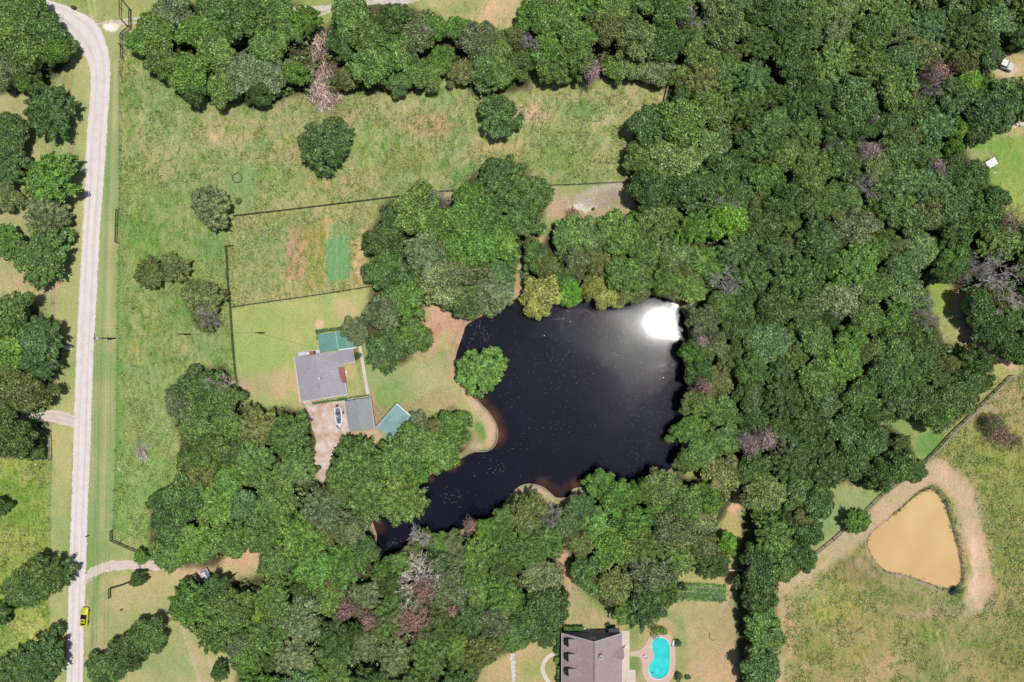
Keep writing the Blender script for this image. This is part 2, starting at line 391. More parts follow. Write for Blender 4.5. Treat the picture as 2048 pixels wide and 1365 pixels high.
def inbox(x0, y0, x1, y1): return np.nonzero((X > x0) & (X < x1) & (Y > y0) & (Y < y1))[0]
def paint(poly, rgb, soft=6, weed=None, jag=6, op=1.0, streak=0):
    p = np.asarray(poly, float); mg = soft+jag+5
    sel = inbox(p[:,0].min()-mg, p[:,1].min()-mg, p[:,0].max()+mg, p[:,1].max()+mg)
    d = sdf(p, X[sel], Y[sel])+nB[sel]*jag*2+nC[sel]*jag*1.2
    k = np.clip(.5-d/(2*soft), 0, 1); k = k*k*(3-2*k)*op
    if streak: k = k*np.clip(.5+nB[sel]*streak+nC[sel]*streak, 0, 1)
    blend(sel, k, rgb, weed)
def blob(x, y, rx, ry, rgb, op=.8, weed=None, ragged=.6, rot=0):
    e = 2.6*max(rx, ry); sel = inbox(x-e, y-e, x+e, y+e); dx = X[sel]-x; dy = Y[sel]-y; c, s = math.cos(rot), math.sin(rot)
    q = np.sqrt(((dx*c+dy*s)/rx)**2+((-dx*s+dy*c)/ry)**2)+nB[sel]*ragged*1.5+nC[sel]*ragged
    k = np.clip(1.35-q, 0, 1); k = np.clip(k*1.6, 0, 1); blend(sel, k*op, rgb, weed)
def stroke(pts, wd, rgb, op=1, soft=1.5, weed=None, jag=1, gravel=None):
    p = np.asarray(pts, float); e = wd+2*soft+4*jag; sel = inbox(p[:,0].min()-e, p[:,1].min()-e, p[:,0].max()+e, p[:,1].max()+e)
    d = dline(pts, X[sel], Y[sel])+nC[sel]*jag*2; k = np.clip(.5-(d-wd/2)/(2*soft), 0, 1)*op
    if gravel is not None: GV[sel] = np.maximum(GV[sel], k*gravel)
    else: blend(sel, k, rgb, weed)
def band(poly, w_out, rgb, op=1, w_in=3, weed=None, jag=2):
    p = np.asarray(poly); sel = (X > p[:,0].min()-60) & (X < p[:,0].max()+60) & (Y > p[:,1].min()-60) & (Y < p[:,1].max()+60)
    d = sdf(p, X[sel], Y[sel])+nB[sel]*jag*2; k = np.clip((w_out-d)/max(2, w_out*.35), 0, 1)*op
    blend(np.nonzero(sel)[0], k, rgb, weed)

# base zones
paint([(232,95),(300,95),(420,210),(600,195),(900,165),(1000,200),(1080,165),(1335,155),(1325,205),(1255,300),(1258,366),(940,380),(470,433),(235,470)], (154,160,104), 8, 1.0)
paint([(236,330),(470,430),(470,760),(360,800),(350,950),(300,1020),(300,1105),(225,1075),(232,700)], (134,154,88), 12, .9, 10)
paint([(238,900),(350,920),(300,1020),(310,1105),(228,1065)], (128,158,84), 14, .7)
paint([(455,435),(775,400),(735,470),(738,575),(463,615)], (160,160,104), 4, 1.0, 2)
paint([(463,617),(738,577),(730,660),(690,700),(600,720),(600,800),(520,820),(475,760)], (154,168,96), 3, .22, 1)
paint([(722,640),(900,600),(935,660),(912,740),(960,830),(945,870),(900,815),(820,830),(740,790)], (164,164,108), 8, .35)
paint([(575,455),(620,440),(612,560),(572,560)], (182,150,118), 6, .9, 4, .85)
paint([(612,440),(650,440),(650,580),(612,580)], (150,146,74), 8, 1, 6, .7)
paint([(700,440),(738,440),(738,560),(712,570)], (182,162,116), 8, .9, 5, .8)
paint([(655,478),(695,470),(703,520),(700,556),(655,570),(648,530)], (92,150,92), 4, .35, 3, .9)
paint([(655,448),(725,442),(715,480),(660,480)], (108,148,96), 6, .4, 4, .7)
for x in (663,675,687,697): stroke([(x,460),(x-2,560)], 1.2, (138,176,122), .8, 1)
blob(485,380,35,50, (118,150,96), .75, .4); blob(470,330,30,25, (140,160,110), .5)
# verges
paint([(70,20),(188,120),(178,260),(152,700),(138,1110),(134,1400),(96,1400),(108,900),(110,400),(150,150)], (158,164,104), 5, .15, 2)
paint([(205,50),(250,60),(240,110),(238,470),(234,900),(226,1060),(215,1120),(170,1130),(185,760),(205,400),(222,150)], (142,158,102), 4, .12, 1)
stroke([(232,120),(222,420),(214,800),(204,1060)], 7, (170,164,116), .7, 3, .1)
stroke([(224,150),(214,400),(203,700),(194,1000),(188,1110)], 5, (116,146,88), .7, 3, .1)
stroke([(178,180),(170,350),(160,600),(152,800),(146,880)], 6, (190,180,116), .6, 3, .1)
stroke([(133,150),(140,190),(146,250)], 7, (160,132,110), .8, 3); stroke([(146,280),(140,330)], 6, (160,132,110), .8, 3)
stroke([(110,560),(109,800)], 6, (168,144,118), .8, 3); stroke([(124,440),(120,560)], 4, (176,156,120), .5, 2)
stroke([(238,130),(238,470),(234,900),(227,1060)], 2.2, (98,128,74), .7, 1, .3)
stroke([(243,430),(240,700),(236,900),(232,1050)], 14, (110,148,70), .7, 5, .6)
# left yards and fields
paint([(-200,150),(80,180),(105,330),(108,600),(60,600),(-200,600)], (168,162,112), 8, .4, 5)
blob(80,560,45,22,(186,156,128),.7); blob(60,150,40,25,(120,150,80),.5)
paint([(-200,915),(102,915),(100,1130),(96,1400),(-200,1400)], (142,160,72), 6, .9, 4)
blob(30,1010,50,60,(120,150,60),.6,1); blob(70,950,40,25,(160,162,90),.6); blob(20,1080,50,30,(168,168,84),.6,1); blob(60,1260,40,40,(176,176,96),.6,1)
stroke([(-40,1240),(40,1250),(70,1290)],5,(190,188,110),.6,4); stroke([(10,1300),(60,1265),(90,1300)],5,(190,188,110),.6,4); stroke([(0,980),(50,1010),(90,1000)],5,(176,176,96),.5,4)
paint([(172,1160),(330,1140),(420,1135),(500,1060),(540,1140),(460,1170),(380,1250),(480,1310),(480,1400),(168,1400)], (164,162,108), 5, .25, 3)
paint([(172,1075),(228,1080),(300,1108),(300,1122),(230,1120),(172,1128)], (138,156,94), 5, .25, 2)
stroke([(202,1180),(204,1240),(200,1300)], 12, (188,160,128), .6, 7); stroke([(196,1150),(186,1220),(182,1365)],10,(124,150,92),.8,5,.1)
blob(250,1300,30,40,(150,158,96),.4)
stroke([(370,1250),(385,1290),(408,1365)], 24, (188,160,128), .75, 7); stroke([(365,1260),(400,1365)],2,(205,190,165),.7,1.5); stroke([(392,1250),(425,1340)],2,(205,190,165),.7,1.5)
stroke([(330,1130),(380,1150),(440,1120),(530,1110)], 26, (182,158,124), .7, 9)
blob(500,1110,30,24,(186,160,126),.6)
stroke([(480,1110),(490,1145)],16,(176,146,116),.7,6)
# top strips
paint([(850,-80),(1060,-80),(1040,15),(1028,60),(900,50),(860,10)], (180,168,116), 6, .5)
paint([(-80,-80),(850,-80),(850,30),(600,45),(330,30),(250,45),(180,30),(90,-10)], (144,158,90), 6, .4)
blob(920,10,50,20,(150,158,92),.7); blob(990,30,40,25,(190,166,124),.7)
# pasture patches, dirt and dry ground
for a in [(690,230,28,16,(176,152,116)),(560,200,40,20,(170,152,116)),(860,250,60,22,(178,150,118)),(590,330,50,40,(168,154,112)),(460,260,60,40,(174,166,116)),(800,320,60,30,(152,154,84)),
          (1070,230,26,22,(196,166,140)),(1200,240,30,12,(192,176,138)),(1165,215,40,22,(118,146,86)),(1120,320,70,26,(134,152,78)),(1290,250,30,60,(174,160,112)),(1200,190,70,18,(170,160,112)),
          (950,355,40,25,(98,142,76)),(560,360,50,35,(120,152,76)),(880,190,30,25,(132,160,100)),(330,250,60,70,(142,160,100)),(260,200,18,90,(120,150,78)),(270,360,20,60,(126,150,76)),
          (500,200,50,30,(150,158,104)),(700,370,60,20,(170,160,110)),(1000,300,40,40,(172,160,108)),(740,290,40,35,(150,164,98)),
          (285,480,30,60,(116,152,66)),(290,640,26,40,(150,158,92)),(275,700,16,26,(156,160,90)),(420,500,30,40,(112,150,84)),(330,720,40,30,(134,146,76)),(400,700,40,40,(144,158,100)),
          (300,760,40,50,(140,160,98)),(330,830,40,40,(146,160,100)),(265,860,14,16,(158,160,92)),(380,590,20,60,(118,150,76)),(470,800,14,40,(182,154,124)),(485,775,20,20,(186,150,126)),
          (550,770,45,35,(178,158,116)),(560,640,60,25,(140,162,86)),(690,620,30,20,(176,166,118)),(640,648,8,8,(200,170,140)),(530,700,50,40,(144,166,88)),
          (855,690,26,30,(178,146,120)),(880,640,24,40,(184,152,126)),(872,660,14,14,(168,124,102)),(760,760,40,30,(160,166,112)),(780,790,30,30,(140,158,92)),(860,770,40,25,(178,168,118)),
          (895,700,16,50,(150,164,92)),(760,830,26,18,(176,146,116)),(830,820,40,14,(176,146,116)),(880,800,30,20,(176,150,118)),(1040,555,30,30,(190,166,124)),(1035,590,14,20,(196,160,130)),
          (1080,483,22,12,(214,160,136)),(690,740,20,60,(176,164,112)),(705,760,10,20,(146,160,92))]:
    blob(*a, op=.75)
# work clearing above the pond
paint([(1075,374),(1258,367),(1270,430),(1180,445),(1100,440)], (180,156,124), 5, .3, 3)
blob(1160,380,60,10,(150,158,106),.7); blob(1165,415,30,9,(226,212,202),.9,.3,.9,-.2); blob(1205,385,45,14,(190,170,156),.8,.3,.9,-.4); blob(1215,400,40,16,(160,136,122),.6,.2,.7,-.2)
paint([(865,384),(948,382),(948,405),(865,410)],(184,160,130),3,.2,2)
# forest floor
for wp in WOODS: paint(wp, (84,82,58), 10, .7, 8)
paint([(1930,282),(2048,225),(2110,210),(2110,450),(2048,440),(2020,432),(2005,395),(1965,335)], (134,160,74), 6, .55, 4)
blob(2035,260,40,14,(184,164,124),.7,rot=-.3); blob(1960,310,22,10,(176,166,120),.6)
for r_ in (34,44): 
    pts = [(2070+math.cos(a)*r_*1.6, 335+math.sin(a)*r_*1.9) for a in np.linspace(2.2,4.2,14)]; stroke(pts, 1.6, (170,168,104), .6, 1.2)
paint([(1985,108),(2060,108),(2060,160),(1985,155)], (176,160,112), 5, .3, 3); blob(2015,140,26,12,(206,180,156),.8)
paint([(1858,560),(1885,558),(1912,585),(1910,620),(1890,640),(1866,620)], (140,158,72), 5, .5, 3)
paint([(1905,580),(1935,585),(1925,640),(1985,700),(2040,735),(2000,760),(1960,745),(1915,660)], (196,160,132), 6, .3, 4)
paint([(1950,690),(2030,750),(1990,800),(1950,830),(1965,770)], (160,160,92), 6, .4, 3)
paint([(1740,822),(1870,860),(1890,880),(1855,930),(1835,920),(1820,880)], (132,152,82), 6, .4, 4)
blob(1860,890,24,22,(96,146,64),.8)
paint([(1560,1150),(1640,1000),(1660,965),(1745,985),(1840,955),(1850,925),(1880,890),(1640,1105),(1565,1160)], (134,154,96), 5, .4, 4)
paint([(1440,1050),(1475,1000),(1482,1060),(1468,1165),(1350,1165),(1350,1140),(1440,1140)], (160,156,98), 5, .4, 3)
paint([(1475,985),(1490,1010),(1470,1030),(1455,1020)], (196,160,130), 4)
# south-east pasture
paint([(2110,735),(2040,748),(1845,925),(1640,1100),(1560,1160),(1560,1450),(2200,1450),(2200,700)], (150,144,90), 5, .75, 3)
for a in [(1990,800,40,40,(174,152,112)),(1960,900,60,40,(134,148,70)),(2010,960,50,80,(128,146,62)),(2000,1100,60,60,(122,142,62)),(1990,1250,60,60,(142,138,86)),(1660,1200,52,46,(146,156,72)),
          (1630,1290,30,30,(124,138,60)),(1700,1320,60,30,(134,140,66)),(1800,1260,80,40,(146,144,84)),(1760,1340,60,30,(158,150,104)),(1860,1270,24,14,(118,146,62)),(1950,1290,20,10,(110,146,62)),
          (1620,1180,30,30,(166,160,112)),(1930,1020,30,60,(150,150,108)),(1720,1140,50,26,(136,124,84)),(1790,1190,50,20,(134,134,74)),(1960,1210,40,14,(150,156,116)),(1870,1230,60,12,(164,146,118)),
          (2020,1320,60,50,(130,134,70)),(1580,1250,14,60,(186,160,124))]:
    blob(*a, op=.7, weed=.9)
stroke([(1562,1165),(1566,1400)], 26, (188,160,124), .75, 8, .4)
stroke([(1575,1160),(1650,1115),(1700,1075),(1740,1050),(1800,990),(1850,950),(1880,945)], 44, (190,164,132), .85, 9, .25)
stroke([(1880,945),(1925,985),(1945,1050),(1962,1120),(1962,1180),(1950,1205)], 46, (190,164,134), .88, 12, .25)
stroke([(1945,1080),(1952,1140),(1945,1190)], 14, (216,194,172), .5, 8)
stroke([(1715,1120),(1760,1165),(1830,1180),(1880,1200),(1900,1225)], 14, (176,150,122), .7, 8)
stroke([(1874,1265),(1888,1310),(1902,1365),(1915,1420)], 2.4, (196,168,138), .9, 1.5); stroke([(1880,1200),(1905,1230),(1930,1245)], 2, (190,162,134), .8, 1.5)
stroke([(1936,1250),(1940,1340)], 3, (168,150,112), .6, 2.5)
band(MUD, 9, (176,150,132), .9, jag=1.2); band(MUD, 4.5, (160,140,116), .8, jag=2)
stroke([(1790,1030),(1840,985),(1866,972),(1885,985)], 6, (84,116,52), .9, 3, .9); stroke([(1888,990),(1903,1040),(1915,1080),(1928,1140),(1925,1165)], 6, (96,110,62), .8, 3, .9)
blob(1912,1183,14,9,(84,124,74),.85)
# pool garden
paint([(1130,1165),(1210,1225),(1300,1255),(1345,1205),(1465,1200),(1472,1420),(925,1420),(970,1335),(1050,1292),(1130,1285)], (170,156,108), 5, .3, 4)
for a in [(1180,1235,26,14,(188,156,122)),(1380,1240,30,40,(178,160,110)),(1360,1290,14,60,(138,152,92)),(1420,1330,30,30,(184,154,122)),(1445,1260,12,70,(180,150,120)),(1265,1270,14,20,(122,146,80)),
          (1268,1330,12,24,(110,140,68)),(1090,1290,30,12,(160,160,100)),(1060,1340,30,20,(160,162,96)),(1100,1340,12,20,(166,150,100)),(1150,1200,16,30,(186,156,124)),(1320,1232,50,10,(146,154,98)),(1125,1130,12,30,(192,158,128))]:
    blob(*a, op=.75)
paint([(1352,1166),(1395,1166),(1453,1175),(1452,1198),(1352,1200)], (98,140,66), 2.5, .6, 1.5)
stroke([(1458,1150),(1462,1230),(1470,1365)], 12, (184,150,120), .7, 5)
stroke([(1130,1110),(1135,1150),(1145,1180)],14,(190,156,130),.8,6)
# pond shore
band(POND, 14, (172,148,120), .7, jag=8)
band(POND, 5, (150,134,104), .5, jag=4)
stroke([(927,770),(942,800),(965,830),(982,858),(978,884),(950,892)], 17, (196,164,134), .95, 4, .2)
blob(962,868,9,22,(112,144,72),.9,rot=-.35)
blob(1065,990,32,16,(190,164,140),.8); blob(1155,988,12,9,(190,164,140),.9)
blob(925,635,22,10,(178,142,120),.8)
blob(905,705,18,50,(176,150,120),.75); blob(918,650,26,20,(172,140,118),.75); blob(860,640,26,24,(178,150,122),.6); blob(890,760,20,30,(170,160,112),.6); blob(930,880,30,14,(172,150,118),.6)
# around the house
paint([(594,700),(602,806),(610,830),(596,810),(588,760)], (184,160,122), 4, .2, 2)
paint([(683,727),(712,722),(726,790),(694,796)], (172,166,112), 2, .2, 1); blob(700,740,14,14,(196,172,126),.8); blob(705,775,12,12,(150,164,92),.7)
blob(742,800,10,24,(184,150,124),.7)
stroke([(747,805),(752,850)],5,(190,130,108),.8,2)
paint([(690,866),(750,858),(765,870),(745,900),(690,905),(660,900),(672,880)], (200,166,138), 4, .15, 2)
# gravel masks for the two-wheel tracks
stroke([(195,48),(232,44),(262,38),(300,34),(360,30),(500,28),(570,22),(600,22)], 5, 0, 1, 2.5, gravel=.9)
stroke([(235,48),(300,46),(360,40),(500,38),(575,33),(640,30),(690,14),(760,0)], 5, 0, 1, 2.5, gravel=.9)
stroke([(570,20),(640,18),(700,10),(760,2),(800,6),(860,-10)], 12, 0, 1, 4, gravel=.95)
blob(222,52,16,9,(232,222,210),.9)
stroke([(176,0),(182,30),(190,44)], 2.5, (204,196,150), .7, 2); stroke([(188,0),(194,40)], 2.5, (204,196,150), .7, 2)
stroke([(1024,1300),(1026,1340),(1030,1400)], 7, 0, 1, 2, gravel=1.0)
stroke([(320,1139),(380,1142),(430,1135)], 5, 0, 1, 5, gravel=.45)
for e_ in ([(130,10),(190,42),(212,85),(221,148),(218,200),(210,330),(200,455),(192,620),(185,760),(180,920),(173,1100),(170,1200),(166,1365)],[(88,24),(140,72),(172,115),(182,170),(178,220),(170,370),(162,520),(153,690),(147,880),(141,1050),(137,1180),(133,1365)]): stroke(e_, 4, 0, .62, 3, gravel=1)
stroke([(170,1160),(200,1140),(250,1131),(340,1133)], 20, 0, .55, 4, gravel=1); stroke([(0,826),(60,838),(120,834),(150,845)], 18, 0, .5, 4, gravel=1)
# heights: ponds and pool carved in, gentle swells elsewhere
GZ = 0.0*X
def carve(poly, level, slope, deep):
    global GZ
    p = np.asarray(poly); sel = (X > p[:,0].min()-20) & (X < p[:,0].max()+20) & (Y > p[:,1].min()-20) & (Y < p[:,1].max()+20)
    d = sdf(p, X[sel], Y[sel])*S; z = np.clip(level+d*slope, deep, 0); GZ[sel] = np.minimum(GZ[sel], z)
carve(POND, -.35, .35, -2.5); carve(MUD, -.5, .45, -2.5); carve(POOL, -1.2, 1.5, -1.6)
lum = T.mean(1, keepdims=True); T = (T*.90+lum*.10)*np.array([1.24,1.26,1.28])*(1+.13*WD[:,None])
nx, ny = len(XS), len(YS)
idx = np.arange(nx*ny).reshape(ny, nx)
Q = np.stack([idx[:-1,:-1].ravel(), idx[:-1,1:].ravel(), idx[1:,1:].ravel(), idx[1:,:-1].ravel()], 1)
me = fastmesh('ground', np.stack([gx, gy, GZ], 1), Q, M['ground'])
me.polygons.foreach_set('use_smooth', np.ones(len(Q), bool))
ca = me.attributes.new('tint', 'FLOAT_COLOR', 'POINT'); ca.data.foreach_set('color', np.concatenate([T, np.ones((len(T), 1))], 1).astype(np.float32).ravel())
for nm, arr in (('weed', WD), ('gravel', GV)):
    a = me.attributes.new(nm, 'FLOAT', 'POINT'); a.data.foreach_set('value', arr.astype(np.float32))
tag(link('ground', me), kind='structure')

# ------------------------------------------------------------------ water
def water_sheet(name, poly, z, mat, step, grow, silt=None):
    p = np.asarray(poly); 
    xs = np.arange(p[:,0].min()-grow, p[:,0].max()+grow, step); ys = np.arange(p[:,1].min()-grow, p[:,1].max()+grow, step)
    A, B = np.meshgrid(xs, ys); d = sdf(p, A.ravel(), B.ravel()).reshape(A.shape)
    keep = (d[:-1,:-1] < grow) & (d[1:,1:] < grow); id_ = np.arange(A.size).reshape(A.shape)
    Q = np.stack([id_[:-1,:-1], id_[1:,:-1], id_[1:,1:], id_[:-1,1:]], -1)[keep]
    used = np.unique(Q); mp = np.zeros(A.size, int); mp[used] = np.arange(len(used)); a = A.ravel()[used]; b = B.ravel()[used]
    V = np.stack([(a-1024)*S, (682.5-b)*S, np.full(len(a), z)], 1)
    me = fastmesh(name, V, mp[Q], mat)
    if silt is not None:
        s = silt(a, b, d.ravel()[used]); at = me.attributes.new('silt', 'FLOAT', 'POINT'); at.data.foreach_set('value', s.astype(np.float32))
    return tag(link(name, me), kind='structure')
def silt_f(a, b, d):
    s = np.clip(1+d/7, 0, 1)*.35
    for x, y, r in ((985,835,42),(1000,870,34),(965,800,24),(1120,968,32),(1150,965,24),(1090,960,22),(765,1050,26),(905,935,18),(1180,962,16),(862,960,10),(770,1030,20),(915,925,16),(985,1035,14)):
        q = np.hypot(a-x, b-y)/r; s = np.maximum(s, np.clip(1.15-q, 0, 1)*np.clip(1+d/30, 0, 1)*1.05)
    return s
water_sheet('pond_water', POND, -.35, water_dark(), 4, 10, silt_f)
water_sheet('muddy_pond_water', MUD, -.5, water_mud(), 5, 8)

# ------------------------------------------------------------------ roads, paths, concrete
rnd = random.Random(5)
def strip(name, L, R, z, mat, jag=.25, sub=.5):
    """road between two edge lines given in pixels"""
    L = smooth_line(L, 2); R = smooth_line(R, 2)
    def resample(q, n):
        q = np.asarray(q); s = np.concatenate([[0], np.cumsum(np.hypot(*np.diff(q, axis=0).T))]); t = np.linspace(0, s[-1], n)
        return np.stack([np.interp(t, s, q[:,0]), np.interp(t, s, q[:,1])], 1), s[-1]*S
    _, ln = resample(L, 2); n = max(8, int(ln/sub)); A, _ = resample(L, n); B, _ = resample(R, n)
    cols = 6; V = []; U = []; jr = np.random.RandomState(9)
    for i in range(n):
        for j in range(cols+1):
            t = j/cols; q = A[i]*(1-t)+B[i]*t; q = q+jr.normal(0, jag/S*.8, 2)*(j in (0, cols)); p = P(*q, 0); V.append((p.x, p.y, z)); U.append((t, i*sub))
    Q = [(i*(cols+1)+j, (i+1)*(cols+1)+j, (i+1)*(cols+1)+j+1, i*(cols+1)+j+1) for i in range(n-1) for j in range(cols)]
    me = fastmesh(name, np.array(V), np.array(Q), mat)
    uv = me.uv_layers.new(name='UVMap'); li = np.zeros(len(me.loops), np.int32); me.loops.foreach_get('vertex_index', li)
    uv.data.foreach_set('uv', np.array(U)[li].astype(np.float32).ravel())
    return tag(link(name, me), kind='structure')
Rr = [(40,-60),(88,0),(130,10),(160,24),(190,42),(203,60),(212,85),(219,112),(221,148),(218,200),(214,260),(210,330),(205,400),(200,455),(197,520),(192,620),(188,690),(185,760),(182,850),(180,920),(176,1000),(173,1100),(172,1140),(170,1200),(167,1260),(166,1365),(162,1480)]
Ll = [(0,-40),(50,-8),(88,24),(118,48),(140,72),(160,95),(172,115),(181,140),(182,170),(178,220),(175,250),(172,300),(170,370),(166,440),(162,520),(158,600),(153,690),(150,780),(147,880),(145,960),(141,1050),(139,1110),(137,1180),(135,1260),(133,1365),(130,1480)]
strip('gravel_road', Ll, Rr, .012, M['road'], .09)
strip('side_driveway', [(-30,815),(20,818),(60,826),(90,821),(120,820),(152,832)], [(-30,830),(20,832),(60,846),(90,842),(120,848),(152,858)], .008, M['drive'], .2)
strip('farm_driveway', [(170,1150),(185,1132),(215,1123),(250,1121),(290,1121),(340,1124)], [(170,1170),(190,1152),(220,1141),(250,1138),(290,1139),(340,1142)], .008, M['drive'], .2)
def slab(name, poly, z, mat, jag=0, thick=.1, sub=None, kind='structure', parent=None, it=0):
    p = smooth_poly(poly, it) if it else poly
    if jag:
        o = []
        for i in range(len(p)):
            a = Vector(p[i]); b = Vector(p[(i+1) % len(p)]); n = max(1, int((b-a).length/5))
            for k in range(n): q = a.lerp(b, k/n); o.append((q.x+rnd.gauss(0, jag), q.y+rnd.gauss(0, jag)))
        p = o
    m = MB(); m.prism([P(*q)[:2] for q in p], z-thick, z)
    o = m.build(name, mat, parent)
    if kind: o['kind'] = kind
    return o
def pad_mat():
    m, t, b, o = nodes('yard_gravel_pad'); v = pos(t)
    n = noise(t, v, .28, 6, .65, .5); f = noise(t, v, 3, 5, .7)
    col = mix(t, maprange(t, n, .4, .62, 0, 1), tuple(alb(226,208,196)), tuple(alb(190,156,134)))
    col = mix(t, maprange(t, noise(t, v, .5, 4), .58, .7, 0, .8), col, tuple(alb(236,226,220)))
    col = mix(t, 1.0, col, gray(t, maprange(t, f, .3, .7, .88, 1.1, False)), 'MULTIPLY')
    t.links.new(col, b.inputs['Base Color']); b.inputs['Roughness'].default_value = .95; return m
slab('yard_driveway', [(606,804),(694,796),(697,868),(700,872),(712,884),(704,893),(690,889),(676,890),(668,905),(656,940),(646,965),(636,962),(620,935),(628,905),(634,882),(622,850)], .03, pad_mat(), .8)
slab('garden_path', [(716,688),(722,688),(740,793),(738,798),(694,800),(694,794),(733,792)], .05, M['concrete'], 0)
slab('patio', [(1243,1262),(1259,1262),(1259,1340),(1271,1340),(1271,1440),(1243,1440)], .06, M['concrete'])
def ribbon(name, pts, wpx, z, mat):
    c = smooth_line(pts, 2); L = []; R = []
    for i, q in enumerate(c):
        a = Vector(c[max(0, i-1)]); b = Vector(c[min(len(c)-1, i+1)]); d = (b-a).normalized(); n = Vector((-d.y, d.x))*wpx/2
        L.append(tuple(Vector(q)+n)); R.append(tuple(Vector(q)-n))
    return slab(name, L+R[::-1], z, mat)
ribbon('curved_path', [(1119,1306),(1102,1309),(1090,1320),(1084,1336),(1088,1350),(1098,1366),(1106,1400)], 8, .05, M['concrete'])
# pool deck with a real basin
DECK = smooth_poly([(1307,1267),(1336,1267),(1347,1280),(1351,1300),(1351,1330),(1347,1352),(1336,1368),(1300,1370),(1289,1358),(1284,1345),(1284,1325),(1280,1314),(1272,1313),(1259,1313),(1259,1303),(1272,1303),(1283,1299),(1290,1290),(1296,1277)], 2)
def ring_sheet(outer, inner, z):
    import bmesh
    bm = bmesh.new(); ed = []
    for poly in (outer, inner):
        vs = [bm.verts.new((*P(*q)[:2], z)) for q in poly]; ed += [bm.edges.new((vs[i], vs[(i+1) % len(vs)])) for i in range(len(vs))]
    bmesh.ops.triangle_fill(bm, edges=ed, use_beauty=True)
    v = [tuple(x.co) for x in bm.verts]; bm.verts.index_update(); f = [tuple(x.index for x in q.verts) for q in bm.faces]; bm.free()
    return v, f
def scale_poly(p, k):
    c = np.mean(np.asarray(p), 0); return [tuple(c+(np.asarray(q)-c)*k) for q in p]
pd = MB(); v, f = ring_sheet(DECK, POOL, .07); pd.add(v, f)
n = len(DECK); vs = [(*P(*q)[:2], .07) for q in DECK]+[(*P(*q)[:2], -.05) for q in DECK]; pd.add(vs, [(i,(i+1)%n,n+(i+1)%n,n+i) for i in range(n)])
tag(pd.build('pool_deck', M['deck']), kind='structure')
pool = empty('swimming_pool', P(1320,1316), 0, 'turquoise kidney shaped swimming pool in pink concrete deck beside the mauve roofed house', 'swimming pool')
off = pool.location
def loc(p, z): q = P(*p); return (q.x-off.x, q.y-off.y, z)
mb = MB(); n = len(POOL); vs = [loc(q, .075) for q in POOL]+[loc(q, -1.15) for q in POOL]; mb.add(vs, [(i,(i+1)%n,n+(i+1)%n,n+i) for i in range(n)]); mb.build('basin_wall', simple('pool_tile', (70,190,196), .3, .05, 2, 0), pool)
MB().prism([loc(q,0)[:2] for q in POOL], -.3, -.12).build('water', water_pool(), pool)
mb = MB(); inn = POOL; out = scale_poly(POOL, 1.05); v, f = ring_sheet(out, inn, .09); mb.add([(a-off.x, b-off.y, c) for a, b, c in v], f)
vs = [loc(q, .09) for q in out]+[loc(q, .06) for q in out]; mb.add(vs, [(i,(i+1)%n,n+(i+1)%n,n+i) for i in range(n)]); mb.build('coping', M['coping'], pool)
mb = MB()
for k in range(3):
    c = loc((1302-k*.8, 1295+k*1.4), -.12+k*.03); mb.box(c[0]-.5, c[0]+.3, c[1]-.2, c[1]+.2, -.4, -.08+k*.03)
mb.build('entry_step', M['white'], pool)
c = loc((1305,1346), 0); MB().tube((c[0],c[1],-.2),(c[0],c[1],-.02),.32,.26,10).tube((c[0],c[1],-.02),(c[0]+.3,c[1]+.2,.05),.05,.05,6).build('pool_cleaner', M['siding'], pool)

# ------------------------------------------------------------------ foliage meshes
def leaf_quads(C, Nn, size, rng, aspect=.6):
    """rhombic leaf sprays at C facing Nn"""
    n = len(C); Nn = Nn/np.linalg.norm(Nn, axis=1, keepdims=True)
    r = rng.normal(size=(n,3)); t = np.cross(Nn, r); t /= np.linalg.norm(t, axis=1, keepdims=True)+1e-9; b = np.cross(Nn, t)
    s = size[:, None]; bend = Nn*s*.22
    V = np.stack([C+t*s, C+b*s*aspect+bend, C-t*s*.9, C-b*s*aspect+bend*.4], 1).reshape(-1, 3)
    return V, np.arange(4*n).reshape(n, 4)
def ico():
    import bmesh
    bm = bmesh.new(); bmesh.ops.create_icosphere(bm, subdivisions=2, radius=1); v = np.array([x.co[:] for x in bm.verts]); bm.verts.index_update()
    f = np.array([[q.index for q in x.verts] for x in bm.faces]); bm.free(); return v, f
IV, IF = ico()
